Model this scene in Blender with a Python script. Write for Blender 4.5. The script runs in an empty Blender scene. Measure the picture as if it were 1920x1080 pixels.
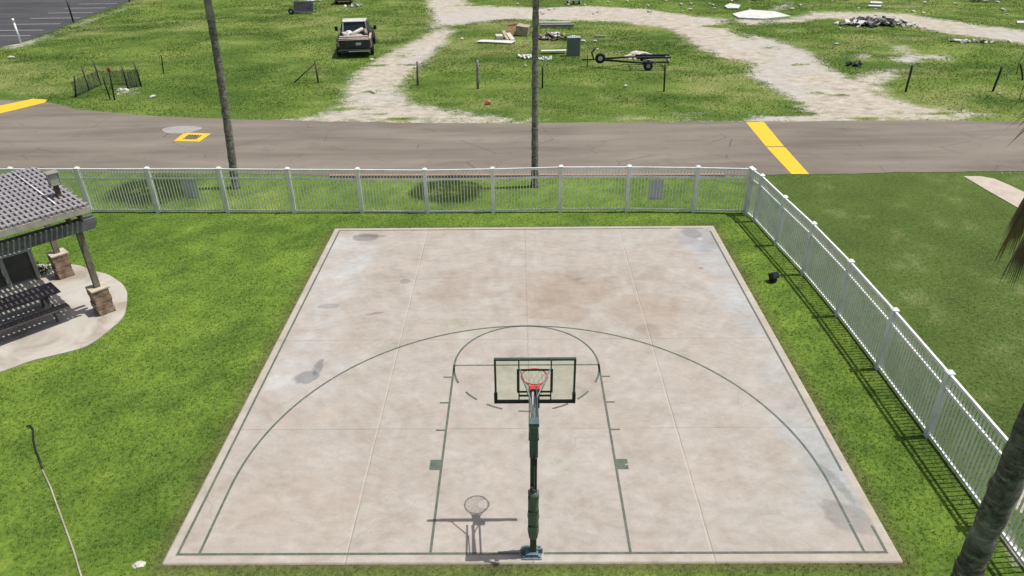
import bpy, bmesh, math, random
import numpy as np
from mathutils import Vector, Matrix, Euler
R = math.radians
S = bpy.context.scene
COL = S.collection
random.seed(7); rng = np.random.default_rng(7)

# ------------------------------------------------------------------ camera
CAM = np.array([-0.1737, -8.9803, 10.6420]); PITCH, YAW, ROLL, FPX = 0.516125, -0.011059, -0.012088, 1356.62
_f = np.array([math.sin(YAW)*math.cos(PITCH), math.cos(YAW)*math.cos(PITCH), -math.sin(PITCH)])
_r0 = np.array([math.cos(YAW), -math.sin(YAW), 0]); _u0 = np.cross(_r0, _f)
_r = math.cos(ROLL)*_r0 + math.sin(ROLL)*_u0; _u = -math.sin(ROLL)*_r0 + math.cos(ROLL)*_u0
cd = bpy.data.cameras.new('camera'); cam = bpy.data.objects.new('camera', cd); COL.objects.link(cam)
cd.sensor_width = 36; cd.lens = FPX/1920*36; cd.clip_start = .1; cd.clip_end = 2000
cam.matrix_world = Matrix(((_r[0], _u[0], -_f[0], CAM[0]), (_r[1], _u[1], -_f[1], CAM[1]), (_r[2], _u[2], -_f[2], CAM[2]), (0, 0, 0, 1)))
S.camera = cam
def G(px, py, z=0.0):
    """survey helper: the world point at height z seen at a pixel of the 1920x1080 photograph"""
    d = _f + (px-960)/FPX*_r - (py-540)/FPX*_u
    t = (z-CAM[2])/d[2]; p = CAM + t*d
    return (float(p[0]), float(p[1]))

# ------------------------------------------------------------------ light
SUN = Vector((0.37, 0.03, 1)).normalized()
w = bpy.data.worlds.new('World'); S.world = w; w.use_nodes = True
nt = w.node_tree; bg = nt.nodes['Background']; sky = nt.nodes.new('ShaderNodeTexSky'); sky.sky_type = 'NISHITA'
sky.sun_disc = False; sky.sun_elevation = math.asin(SUN.z); sky.sun_rotation = math.atan2(SUN.x, SUN.y); sky.dust_density = 4.0; sky.ozone_density = .4
nt.links.new(sky.outputs[0], bg.inputs[0]); bg.inputs[1].default_value = 0.088
ld = bpy.data.lights.new('sun', 'SUN'); ld.energy = 4.1; ld.angle = R(.45); ld.color = (1, .965, .9)
sun = bpy.data.objects.new('sun', ld); COL.objects.link(sun); sun.rotation_euler = (-SUN).to_track_quat('-Z', 'Y').to_euler(); sun.location = (20, 0, 40)
S.view_settings.view_transform = 'Standard'; S.view_settings.look = 'None'; S.view_settings.exposure = 0.0; S.view_settings.gamma = 1

# ------------------------------------------------------------------ materials
MATS = {}
def newmat(name):
    m = bpy.data.materials.new(name); m.use_nodes = True; MATS[name] = m
    return m, m.node_tree, m.node_tree.nodes['Principled BSDF']
def node(nt, t, **kw):
    n = nt.nodes.new(t)
    for k, v in kw.items(): setattr(n, k, v)
    return n
def noise(nt, scale, detail=5, rough=.6, vec=None, dist=0.0):
    n = nt.nodes.new('ShaderNodeTexNoise'); n.inputs['Scale'].default_value = scale; n.inputs['Detail'].default_value = detail
    n.inputs['Roughness'].default_value = rough; n.inputs['Distortion'].default_value = dist
    if vec is not None: nt.links.new(vec, n.inputs['Vector'])
    return n.outputs['Fac']
def ramp(nt, fac, stops):
    n = nt.nodes.new('ShaderNodeValToRGB'); e = n.color_ramp.elements
    e[0].position, e[0].color = stops[0][0], (*stops[0][1], 1); e[1].position, e[1].color = stops[-1][0], (*stops[-1][1], 1)
    for p, c in stops[1:-1]:
        x = e.new(p); x.color = (*c, 1)
    nt.links.new(fac, n.inputs[0]); return n.outputs[0]
def g3(v): return (v, v, v)
def mixc(nt, fac, a, b, mode='MIX'):
    n = nt.nodes.new('ShaderNodeMix'); n.data_type = 'RGBA'; n.blend_type = mode
    for i, v in ((0, fac), (6, a), (7, b)):
        if hasattr(v, 'links'): nt.links.new(v, n.inputs[i])
        elif i == 0: n.inputs[0].default_value = v
        else: n.inputs[i].default_value = (*v, 1)
    return n.outputs[2]
def mth(nt, op, a, b=0.0, clamp=False):
    n = nt.nodes.new('ShaderNodeMath'); n.operation = op; n.use_clamp = clamp
    for i, v in ((0, a), (1, b)):
        if hasattr(v, 'links'): nt.links.new(v, n.inputs[i])
        else: n.inputs[i].default_value = v
    return n.outputs[0]
def bump(nt, b, h, strength=.3, dist=.02):
    n = nt.nodes.new('ShaderNodeBump'); n.inputs['Strength'].default_value = strength; n.inputs['Distance'].default_value = dist
    nt.links.new(h, n.inputs['Height']); nt.links.new(n.outputs[0], b.inputs['Normal'])
def coords(nt, kind='Object'): return nt.nodes.new('ShaderNodeTexCoord').outputs[kind]
def simple(name, col, rough=.6, metal=0.0, var=.18, scale=6, dark=None, spots=0, bumpy=0.0, objspace=True):
    m, nt, b = newmat(name)
    v = coords(nt)
    n1 = noise(nt, scale, 6, .65, v)
    lo = dark or tuple(c*(1-var*1.6) for c in col)
    hi = tuple(min(1, c*(1+var)) for c in col)
    c = ramp(nt, n1, [(.3, lo), (.55, col), (.75, hi)])
    if spots:
        n2 = noise(nt, scale*5, 3, .7, v); f = ramp(nt, n2, [(.55, g3(0)), (.68, g3(spots))])
        c = mixc(nt, f, c, tuple(x*.35 for x in col))
    nt.links.new(c, b.inputs['Base Color']); b.inputs['Roughness'].default_value = rough; b.inputs['Metallic'].default_value = metal
    if bumpy: bump(nt, b, noise(nt, scale*3, 6, .7, v), bumpy, .01)
    return m
simple('white_vinyl', (.86, .865, .86), .35, var=.04, scale=2, dark=(.66, .68, .62))
simple('dark_green_paint', (.05, .072, .064), .4, var=.25, scale=5)
simple('pad_green', (.145, .18, .15), .55, var=.2, scale=7)
simple('teal_cover', (.09, .13, .135), .45, var=.2, scale=7)
simple('base_blue', (.13, .19, .22), .5, var=.3, scale=10)
simple('black_metal', (.018, .018, .02), .45, var=.3)
simple('galvanised', (.42, .44, .46), .4, .3, var=.15, scale=9)
simple('red_rim', (.62, .05, .045), .4, var=.1)
simple('net_cord', (.5, .49, .45), .8, var=.1)
simple('sign_white', (.58, .6, .66), .5, var=.05, scale=1.5)
simple('grey_timber', (.27, .245, .25), .8, var=.22, scale=5, bumpy=.3)
simple('slat_timber', (.29, .272, .29), .8, var=.22, scale=6, bumpy=.3)
simple('beam_timber', (.135, .14, .155), .8, var=.25, scale=5, bumpy=.3)
simple('pale_timber', (.42, .39, .34), .8, var=.18, scale=5, bumpy=.3)
simple('brown_timber', (.12, .085, .055), .8, var=.3, scale=5, bumpy=.3)
simple('post_timber', (.21, .18, .15), .85, var=.3, scale=4, bumpy=.4)
simple('table_brown', (.10, .085, .085), .6, var=.25, scale=5)
simple('cabinet_grey', (.35, .36, .33), .7, var=.12, scale=4)
simple('cabinet_panel', (.075, .08, .07), .7, var=.2, scale=4)
simple('stone_cap', (.52, .45, .36), .8, var=.15, scale=9, bumpy=.3)
simple('pale_stone', (.55, .53, .47), .85, var=.2, scale=8, bumpy=.5)
simple('pale_board', (.62, .63, .6), .7, var=.15, scale=2)
simple('wood_board', (.42, .34, .27), .8, var=.25, scale=3)
simple('red_brown_board', (.32, .15, .10), .8, var=.3, scale=3)
simple('rust_tan', (.46, .37, .27), .75, var=.35, scale=5, spots=.5)
simple('wreck_dark', (.04, .042, .048), .5, var=.5, scale=4, spots=.3)
simple('wreck_pink', (.33, .27, .25), .6, var=.35, scale=4, spots=.5)
simple('wreck_white', (.62, .61, .56), .5, var=.25, scale=3, spots=.4)
simple('tyre', (.016, .016, .017), .8, var=.2)
simple('wheel_rim', (.4, .41, .42), .4, .5, var=.2)
simple('lens_glass', (.36, .39, .30), .25, var=.1)
simple('orange_plastic', (.5, .16, .08), .6, var=.2)
simple('grey_metal', (.17, .2, .215), .5, .2, var=.15, scale=6)
simple('pale_metal', (.6, .62, .62), .4, .2, var=.1, scale=6)
simple('rust_red', (.3, .07, .035), .8, var=.3)
simple('rubber_black', (.012, .013, .015), .6, var=.2)
simple('dead_frond', (.25, .185, .105), .8, var=.35, scale=4)
simple('hose_pale', (.4, .39, .3), .6, var=.2, scale=3)
simple('clump_green', (.03, .07, .02), .6, var=.3, scale=9)
simple('tarp_pale', (.55, .52, .42), .85, var=.15, scale=4, bumpy=.5)
def mk_palm_leaf():
    m, nt, b = newmat('palm_leaf'); v = coords(nt); c = ramp(nt, noise(nt, 3, 4, .6, v), [(.3, (.03, .075, .02)), (.55, (.06, .13, .03)), (.8, (.13, .17, .05))])
    nt.links.new(c, b.inputs['Base Color']); b.inputs['Roughness'].default_value = .5
mk_palm_leaf()
def mk_bark(name, a, bcol, c3):
    m, nt, b = newmat(name); v = coords(nt)
    mp = node(nt, 'ShaderNodeMapping'); mp.inputs['Scale'].default_value = (1, 1, 6); nt.links.new(v, mp.inputs['Vector'])
    n1 = noise(nt, 2.2, 6, .7, mp.outputs[0], .3); n2 = noise(nt, 11, 5, .7, v); n3 = noise(nt, 1.3, 4, .6, v)
    c = ramp(nt, n1, [(.32, a), (.55, bcol), (.7, c3)])
    c = mixc(nt, ramp(nt, n2, [(.45, g3(0)), (.6, g3(.75))]), c, tuple(x*.35 for x in a))
    c = mixc(nt, ramp(nt, n3, [(.5, g3(0)), (.68, g3(.6))]), c, c3)
    nt.links.new(c, b.inputs['Base Color']); b.inputs['Roughness'].default_value = .9
    h = mth(nt, 'ADD', n1, mth(nt, 'MULTIPLY', n2, .8)); bump(nt, b, h, .9, .03)
mk_bark('palm_bark', (.15, .14, .12), (.25, .24, .21), (.42, .41, .37))
mk_bark('palm_bark_mottled', (.068, .062, .05), (.155, .146, .122), (.40, .40, .345))
def mk_glass():
    m, nt, b = newmat('acrylic'); b.inputs['Base Color'].default_value = (.5, .6, .5, 1); b.inputs['Roughness'].default_value = .15
    tr = node(nt, 'ShaderNodeBsdfTransparent'); tr.inputs[0].default_value = (.93, .965, .915, 1); mx = node(nt, 'ShaderNodeMixShader'); mx.inputs[0].default_value = .02
    nt.links.new(tr.outputs[0], mx.inputs[1]); nt.links.new(b.outputs[0], mx.inputs[2]); nt.links.new(mx.outputs[0], nt.nodes['Material Output'].inputs[0])
    m, nt, b = newmat('dark_glass'); b.inputs['Base Color'].default_value = (.02, .035, .04, 1); b.inputs['Roughness'].default_value = .12
    m, nt, b = newmat('wire_mesh'); b.inputs['Base Color'].default_value = (.06, .075, .07, 1); b.inputs['Roughness'].default_value = .6
mk_glass()
def mk_brick():
    m, nt, b = newmat('pier_stone'); v = coords(nt)
    oi = ramp(nt, noise(nt, 4.5, 2, .5, v), [(.35, (.17, .115, .075)), (.5, (.30, .20, .14)), (.66, (.42, .32, .24))])
    c = mixc(nt, ramp(nt, noise(nt, 26, 4, .7, v), [(.5, g3(0)), (.68, g3(.6))]), oi, (.09, .06, .04))
    nt.links.new(c, b.inputs['Base Color']); b.inputs['Roughness'].default_value = .9; bump(nt, b, noise(nt, 20, 6, .7, v), .7, .02)
    simple('mortar', (.24, .2, .16), .9)
mk_brick()
def attr(nt, n='Col'):
    a = nt.nodes.new('ShaderNodeAttribute'); a.attribute_name = n; return a
def mk_ground():
    m, nt, b = newmat('ground_mat'); v = coords(nt); a = attr(nt, 'Col').outputs['Color']; sa = attr(nt, 'sand').outputs['Fac']
    fine = noise(nt, 9, 8, .75, v); mid = noise(nt, 1.6, 6, .7, v); vf = noise(nt, 45, 4, .7, v)
    k = ramp(nt, fine, [(.28, g3(.5)), (.5, g3(.95)), (.72, g3(1.45))]); c = mixc(nt, 1.0, a, k, 'MULTIPLY')
    sc = ramp(nt, mth(nt, 'ADD', mth(nt, 'MULTIPLY', mid, .6), mth(nt, 'MULTIPLY', fine, .4)), [(.33, (.27, .235, .18)), (.45, (.42, .375, .31)), (.56, (.52, .48, .415)), (.7, (.6, .575, .52))])
    mp = node(nt, 'ShaderNodeMapping'); mp.inputs['Scale'].default_value = (1, 2.6, 1); mp.inputs['Rotation'].default_value = (0, 0, .5); nt.links.new(v, mp.inputs['Vector'])
    sc = mixc(nt, ramp(nt, noise(nt, 1.1, 6, .7, mp.outputs[0], .8), [(.5, g3(0)), (.66, g3(.65))]), sc, (.26, .215, .16)); sc = mixc(nt, ramp(nt, noise(nt, .12, 2, .5, v), [(.48, g3(0)), (.6, g3(.55))]), sc, (.45, .44, .425))
    sc = mixc(nt, ramp(nt, vf, [(.55, g3(0)), (.7, g3(.35))]), sc, (.2, .17, .12))
    f = mth(nt, 'ADD', sa, mth(nt, 'MULTIPLY', mth(nt, 'SUBTRACT', fine, .5), 1.1)); f = mth(nt, 'ADD', f, mth(nt, 'MULTIPLY', mth(nt, 'SUBTRACT', mid, .5), .9))
    fr = ramp(nt, f, [(.34, g3(0)), (.66, g3(1))])
    nt.links.new(mixc(nt, fr, c, sc), b.inputs['Base Color']); b.inputs['Roughness'].default_value = .95; b.inputs['Specular IOR Level'].default_value = .15
    bump(nt, b, mth(nt, 'ADD', fine, mid), .8, .06)
    m, nt, b = newmat('grass_mat'); a = attr(nt, 'Col').outputs['Color']; nt.links.new(a, b.inputs['Base Color']); b.inputs['Roughness'].default_value = .6; b.inputs['Specular IOR Level'].default_value = .2
    tl = node(nt, 'ShaderNodeBsdfTranslucent'); nt.links.new(a, tl.inputs[0]); mx = node(nt, 'ShaderNodeMixShader'); mx.inputs[0].default_value = .42; nt.links.new(b.outputs[0], mx.inputs[1]); nt.links.new(tl.outputs[0], mx.inputs[2]); nt.links.new(mx.outputs[0], nt.nodes['Material Output'].inputs[0])
mk_ground()
def mk_court():
    m, nt, b = newmat('court_concrete'); v = coords(nt); a = attr(nt, 'Col').outputs['Color']
    mp = node(nt, 'ShaderNodeMapping'); mp.inputs['Scale'].default_value = (.95, 1.25, 1); nt.links.new(v, mp.inputs['Vector']); n1 = noise(nt, 1.1, 11, .74, mp.outputs[0], .15); n2 = noise(nt, 4.5, 8, .7, mp.outputs[0], .2); n3 = noise(nt, 30, 4, .7, v); n4 = noise(nt, .9, 3, .5, v, 1.2)
    c = ramp(nt, n1, [(.32, (.305, .265, .228)), (.44, (.355, .317, .278)), (.56, (.388, .353, .315)), (.70, (.425, .408, .378))])
    c = mixc(nt, 1.0, c, ramp(nt, n2, [(.28, g3(.88)), (.5, g3(1)), (.72, g3(1.09))]), 'MULTIPLY')
    c = mixc(nt, ramp(nt, n4, [(.52, g3(0)), (.72, g3(.3))]), c, (.41, .335, .275))
    c = mixc(nt, 1.0, c, ramp(nt, n3, [(.3, g3(.95)), (.7, g3(1.05))]), 'MULTIPLY')
    c = mixc(nt, 1.0, c, a, 'MULTIPLY')
    # saw-cut joints at fixed positions of the slab
    sx = node(nt, 'ShaderNodeSeparateXYZ'); nt.links.new(v, sx.inputs[0]); X, Y = sx.outputs[0], sx.outputs[1]
    wob = mth(nt, 'MULTIPLY', mth(nt, 'SUBTRACT', noise(nt, 1.2, 3, .5, v), .5), .04)
    cut = None
    for axis, val in ((X, -3.3), (X, .05), (X, 3.29), (Y, 3.4), (Y, 6.95)):
        d = mth(nt, 'ABSOLUTE', mth(nt, 'ADD', mth(nt, 'SUBTRACT', axis, val), wob)); l = mth(nt, 'LESS_THAN', d, .009)
        l2 = mth(nt, 'MULTIPLY', mth(nt, 'LESS_THAN', d, .026), .0)
        cut = l if cut is None else mth(nt, 'MAXIMUM', cut, l)
    pale = None
    for val in (-3.33, 3.26):
        d = mth(nt, 'LESS_THAN', mth(nt, 'ABSOLUTE', mth(nt, 'ADD', mth(nt, 'SUBTRACT', X, val), wob)), .016)
        pale = d if pale is None else mth(nt, 'MAXIMUM', pale, d)
    c = mixc(nt, mth(nt, 'MULTIPLY', pale, .22), c, (.62, .58, .52))
    vo = node(nt, 'ShaderNodeTexVoronoi', feature='DISTANCE_TO_EDGE'); vo.inputs['Scale'].default_value = .3
    wv = node(nt, 'ShaderNodeMix'); wv.data_type = 'VECTOR'; ntx = node(nt, 'ShaderNodeTexNoise'); ntx.inputs['Scale'].default_value = 1.5; nt.links.new(v, ntx.inputs['Vector']); wv.inputs[0].default_value = .35; nt.links.new(v, wv.inputs[4]); nt.links.new(ntx.outputs['Color'], wv.inputs[5]); nt.links.new(wv.outputs[1], vo.inputs['Vector'])
    hair = mth(nt, 'MULTIPLY', mth(nt, 'LESS_THAN', vo.outputs['Distance'], .0014), mth(nt, 'GREATER_THAN', noise(nt, .35, 2, .5, v), .55))
    c = mixc(nt, mth(nt, 'MULTIPLY', hair, .3), c, (.2, .17, .14))
    n6 = noise(nt, 7, 5, .8, v); c = mixc(nt, ramp(nt, n6, [(.62, g3(0)), (.7, g3(.4))]), c, (.56, .53, .48)); n7 = noise(nt, 5.5, 6, .8, mp.outputs[0], .5); c = mixc(nt, ramp(nt, n7, [(.6, g3(0)), (.7, g3(.35))]), c, (.3, .25, .2))
    fade = ramp(nt, noise(nt, 1.1, 3, .6, v), [(.35, g3(.25)), (.6, g3(.8))])
    c = mixc(nt, mth(nt, 'MULTIPLY', cut, fade), c, (.2, .17, .14))
    nt.links.new(c, b.inputs['Base Color']); b.inputs['Roughness'].default_value = .85; bump(nt, b, n3, .15, .004)
    m, nt, b = newmat('court_paint'); v = coords(nt)
    nt.links.new(ramp(nt, noise(nt, 8, 4, .6, v), [(.35, (.075, .10, .075)), (.65, (.13, .155, .12))]), b.inputs['Base Color']); b.inputs['Roughness'].default_value = .7
    tr = node(nt, 'ShaderNodeBsdfTransparent'); mx = node(nt, 'ShaderNodeMixShader')
    wear = mth(nt, 'ADD', mth(nt, 'MULTIPLY', noise(nt, 30, 4, .75, v), .5), mth(nt, 'MULTIPLY', noise(nt, .8, 3, .5, v), .5))
    nt.links.new(ramp(nt, wear, [(.36, g3(.2)), (.47, g3(.95))]), mx.inputs[0]); nt.links.new(tr.outputs[0], mx.inputs[1]); nt.links.new(b.outputs[0], mx.inputs[2]); nt.links.new(mx.outputs[0], nt.nodes['Material Output'].inputs[0])
    m, nt, b = newmat('patio_concrete'); v = coords(nt)
    c = ramp(nt, noise(nt, .9, 6, .6, v, .6), [(.33, (.3, .26, .215)), (.5, (.43, .40, .355)), (.68, (.5, .48, .44))]); nt.links.new(c, b.inputs['Base Color']); b.inputs['Roughness'].default_value = .85
    m, nt, b = newmat('slab_edge'); v = coords(nt)
    nt.links.new(ramp(nt, noise(nt, 3, 5, .6, v), [(.35, (.44, .38, .31)), (.6, (.53, .49, .42))]), b.inputs['Base Color']); b.inputs['Roughness'].default_value = .85
mk_court()
def mk_asphalt(name, cols, patch=True):
    m, nt, b = newmat(name); v = coords(nt)
    mp = node(nt, 'ShaderNodeMapping'); mp.inputs['Scale'].default_value = (.22, 1.3, 1); nt.links.new(v, mp.inputs['Vector'])
    n1 = noise(nt, .5, 6, .6, mp.outputs[0], .4); n2 = noise(nt, 35, 4, .8, v); n3 = noise(nt, .9, 5, .6, v)
    c = ramp(nt, n1, [(.32, cols[0]), (.5, cols[1]), (.68, cols[2])])
    c = mixc(nt, 1.0, c, ramp(nt, n2, [(.3, g3(.85)), (.7, g3(1.15))]), 'MULTIPLY')
    c = mixc(nt, ramp(nt, n3, [(.56, g3(0)), (.72, g3(.5))]), c, cols[0])
    vo = node(nt, 'ShaderNodeTexVoronoi', feature='DISTANCE_TO_EDGE'); vo.inputs['Scale'].default_value = .22; nt.links.new(v, vo.inputs['Vector'])
    nv = noise(nt, .6, 3, .5, v)
    cr = mth(nt, 'MULTIPLY', mth(nt, 'LESS_THAN', vo.outputs['Distance'], .004), mth(nt, 'GREATER_THAN', nv, .52))
    c = mixc(nt, mth(nt, 'MULTIPLY', cr, .5), c, (.07, .06, .055))
    nt.links.new(c, b.inputs['Base Color']); b.inputs['Roughness'].default_value = .9; b.inputs['Specular IOR Level'].default_value = .2; bump(nt, b, n2, .3, .01)
mk_asphalt('road_asphalt', [(.15, .127, .105), (.20, .174, .145), (.24, .214, .18)])
mk_asphalt('lot_asphalt', [(.052, .053, .058), (.07, .071, .077), (.09, .09, .095)])
def mk_paint(name, col, wearcol):
    m, nt, b = newmat(name); v = coords(nt)
    c = mixc(nt, ramp(nt, noise(nt, 6, 6, .75, v), [(.56, g3(0)), (.66, g3(.7))]), col, wearcol)
    nt.links.new(c, b.inputs['Base Color']); b.inputs['Roughness'].default_value = .7
mk_paint('yellow_paint', (.70, .47, .02), (.42, .31, .09)); mk_paint('stall_paint', (.42, .43, .44), (.15, .15, .16)); mk_paint('worn_red_paint', (.36, .23, .18), (.40, .34, .28))
simple('path_concrete', (.47, .41, .35), .9, var=.12, scale=2)
simple('patch_pale', (.33, .31, .30), .9, var=.12, scale=3)

# ------------------------------------------------------------------ mesh helpers
class MB:
    def __init__(s): s.bm = bmesh.new()
    def box(s, c, size, rot=None, bev=0.0):
        m = Matrix.Translation(c) @ (rot.to_4x4() if rot is not None else Matrix.Identity(4)) @ Matrix.Diagonal((*size, 1))
        r = bmesh.ops.create_cube(s.bm, size=1, matrix=m)
        if bev:
            es = list({e for v in r['verts'] for e in v.link_edges})
            bmesh.ops.bevel(s.bm, geom=es, offset=bev, segments=2, affect='EDGES', profile=.6)
        return s
    def bar(s, a, b, w, h=None, bev=0.0, up=(0, 0, 1)):
        a, b = Vector(a), Vector(b); d = b-a; L = d.length; x = d.normalized(); u = Vector(up)
        if abs(x.dot(u)) > .98: u = Vector((0, 1, 0)) if abs(x.y) < .9 else Vector((1, 0, 0))
        y = u.cross(x).normalized(); z = x.cross(y)
        return s.box((a+b)/2, (L, w, h or w), Matrix((x, y, z)).transposed(), bev)
    def tube(s, pts, r, seg=8, cap=True):
        pts = [Vector(p) for p in pts]; rs = r if isinstance(r, (list, tuple)) else [r]*len(pts); rings = []
        t0 = (pts[1]-pts[0]).normalized(); ref = Vector((0, 0, 1)) if abs(t0.z) < .9 else Vector((0, 1, 0))
        for i, p in enumerate(pts):
            t = (pts[min(i+1, len(pts)-1)]-pts[max(i-1, 0)]).normalized()
            y = ref.cross(t).normalized(); z = t.cross(y)
            rings.append([s.bm.verts.new(p+(y*math.cos(a)+z*math.sin(a))*rs[i]) for a in [2*math.pi*k/seg for k in range(seg)]])
        for A, B in zip(rings, rings[1:]):
            for k in range(seg):
                f = s.bm.faces.new((A[k], A[(k+1) % seg], B[(k+1) % seg], B[k])); f.smooth = True
        if cap:
            s.bm.faces.new(rings[0][::-1]); s.bm.faces.new(rings[-1])
        return s
    def ring(s, c, R0, r, axis='z', n=32, seg=8):
        c = Vector(c); P = []
        for i in range(n):
            a = 2*math.pi*i/n; e = {'z': Vector((math.cos(a), math.sin(a), 0)), 'y': Vector((math.cos(a), 0, math.sin(a))), 'x': Vector((0, math.cos(a), math.sin(a)))}[axis]
            ax = {'z': Vector((0, 0, 1)), 'y': Vector((0, 1, 0)), 'x': Vector((1, 0, 0))}[axis]
            P.append([s.bm.verts.new(c+e*(R0+r*math.cos(b))+ax*r*math.sin(b)) for b in [2*math.pi*k/seg for k in range(seg)]])
        for i in range(n):
            A, B = P[i], P[(i+1) % n]
            for k in range(seg):
                f = s.bm.faces.new((A[k], A[(k+1) % seg], B[(k+1) % seg], B[k])); f.smooth = True
        return s
    def prism(s, poly, z0, z1):
        lo = [s.bm.verts.new((x, y, z0)) for x, y in poly]; hi = [s.bm.verts.new((x, y, z1)) for x, y in poly]; n = len(poly)
        s.bm.faces.new(hi); s.bm.faces.new(lo[::-1])
        for i in range(n): s.bm.faces.new((lo[i], lo[(i+1) % n], hi[(i+1) % n], hi[i]))
        return s
    def sheet(s, poly, z):
        s.bm.faces.new([s.bm.verts.new((x, y, z)) for x, y in poly]); return s
    def rock(s, c, sx, sy, sz, seed=0, sub=2):
        r = bmesh.ops.create_icosphere(s.bm, subdivisions=sub, radius=1); rd = random.Random(seed)
        ph = [rd.uniform(0, 6) for _ in range(6)]
        for v in r['verts']:
            p = v.co; k = 1+.18*math.sin(3*p.x+ph[0])*math.cos(2.5*p.y+ph[1])+.12*math.sin(5*p.z+ph[2]+3*p.x)+rd.uniform(-.07, .07)
            v.co = Vector((c[0]+p.x*sx*k, c[1]+p.y*sy*k, c[2]+max(-.3, p.z)*sz*k))
        return s
    def build(s, name, mat, parent=None, local=True):
        me = bpy.data.meshes.new(name); bmesh.ops.recalc_face_normals(s.bm, faces=s.bm.faces); s.bm.to_mesh(me); s.bm.free()
        me.materials.append(MATS[mat]); o = bpy.data.objects.new(name, me); COL.objects.link(o)
        if parent is not None: o.parent = parent
        return o
def tag(o, label=None, cat=None, group=None, kind=None):
    if label: o['label'] = label
    if cat: o['category'] = cat
    if group: o['group'] = group
    if kind: o['kind'] = kind
    return o
def empty(name, loc, rz=0.0, label=None, cat=None, group=None):
    o = bpy.data.objects.new(name, None); COL.objects.link(o); o.location = loc; o.rotation_euler = (0, 0, rz); o.empty_display_size = .2
    return tag(o, label, cat, group)
def place(o, x, y, rz=0.0, z=0.0): o.location = (x, y, z); o.rotation_euler = (0, 0, rz); return o
def copy_tree(o, parent=None):
    c = o.copy(); COL.objects.link(c); c.parent = parent
    for ch in list(o.children): copy_tree(ch, c)
    return c
def npmesh(name, verts, faces, mat, cols=None, attrname='Col', smooth=False):
    me = bpy.data.meshes.new(name); nv, nf, k = len(verts), len(faces), faces.shape[1]
    me.vertices.add(nv); me.vertices.foreach_set('co', verts.astype(np.float32).ravel())
    me.loops.add(nf*k); me.loops.foreach_set('vertex_index', faces.astype(np.int32).ravel())
    me.polygons.add(nf); me.polygons.foreach_set('loop_start', np.arange(0, nf*k, k, dtype=np.int32)); me.polygons.foreach_set('loop_total', np.full(nf, k, np.int32))
    if smooth: me.polygons.foreach_set('use_smooth', np.ones(nf, bool))
    me.update(calc_edges=True); me.validate()
    if cols is not None:
        a = me.color_attributes.new(attrname, 'FLOAT_COLOR', 'POINT'); c4 = np.ones((nv, 4), np.float32); c4[:, :3] = cols; a.data.foreach_set('color', c4.ravel())
    me.materials.append(MATS[mat]); o = bpy.data.objects.new(name, me); COL.objects.link(o); return o

# ------------------------------------------------------------------ numeric noise and masks
_P = rng.random((256, 256))
def vn(x, y, s, seed=0):
    x = np.asarray(x)/s+seed*17.3; y = np.asarray(y)/s+seed*9.7
    xi = np.floor(x).astype(int); yi = np.floor(y).astype(int); fx = x-xi; fy = y-yi; fx = fx*fx*(3-2*fx); fy = fy*fy*(3-2*fy)
    g = lambda a, b: _P[a % 256, b % 256]
    return (g(xi, yi)*(1-fx)+g(xi+1, yi)*fx)*(1-fy)+(g(xi, yi+1)*(1-fx)+g(xi+1, yi+1)*fx)*fy
def fbm(x, y, s, seed=0, o=4):
    t = 0; a = 1; A = 0
    for i in range(o): t = t+a*vn(x, y, s/2**i, seed+i*3.1); A += a; a *= .55
    return t/A
def sdist(x, y, poly):
    """signed distance, positive inside"""
    p = np.array(poly); q = np.roll(p, -1, 0); x = np.asarray(x); y = np.asarray(y); d = np.full(x.shape, 1e9); ins = np.zeros(x.shape, bool)
    for (ax, ay), (bx, by) in zip(p, q):
        ex, ey = bx-ax, by-ay; t = np.clip(((x-ax)*ex+(y-ay)*ey)/(ex*ex+ey*ey+1e-12), 0, 1)
        d = np.minimum(d, np.hypot(x-ax-t*ex, y-ay-t*ey))
        c = ((ay > y) != (by > y)) & (x < (bx-ax)*(y-ay)/(by-ay+1e-12)+ax); ins ^= c
    return np.where(ins, d, -d)
def W(pl, z=0): return [G(*p, z) for p in pl]
COURT = [(-6.587, -.2), (6.587, -.2), (6.587, 13.99), (-6.587, 13.99)]
ROAD = [(-60, 18), (-40, 19.6), (-22.14, 20.01), (-11.34, 19.57), (-6.12, 19.12), (1, 19.0), (7.81, 18.92), (10.21, 18.96), (20.5, 19.21), (45, 20.2), (45, 25.4), (24.56, 25.95), (19.02, 26.22), (8.52, 26.31), (-.47, 26.35), (-5.5, 26.55), (-10.18, 26.96), (-14.5, 27.5), (-18.79, 28.1), (-23.69, 29.45), (-27.69, 31.85), (-30.76, 33.9), (-33.5, 36.2), (-36.5, 39.5), (-45, 49), (-62, 60)]
LOT = W([(240, 4), (212, 14), (180, 27), (150, 38), (120, 50), (90, 62), (62, 72), (35, 81), (0, 88), (-120, 108)]) + [(-75, 40), (-75, 100), (-39.5, 100), (-39.3, 78)]
PATH = W([(1806, 331), (1838, 331), (1865, 336), (1893, 348), (1935, 368), (1990, 392), (1990, 440), (1920, 397), (1885, 377), (1850, 357)])
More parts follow.
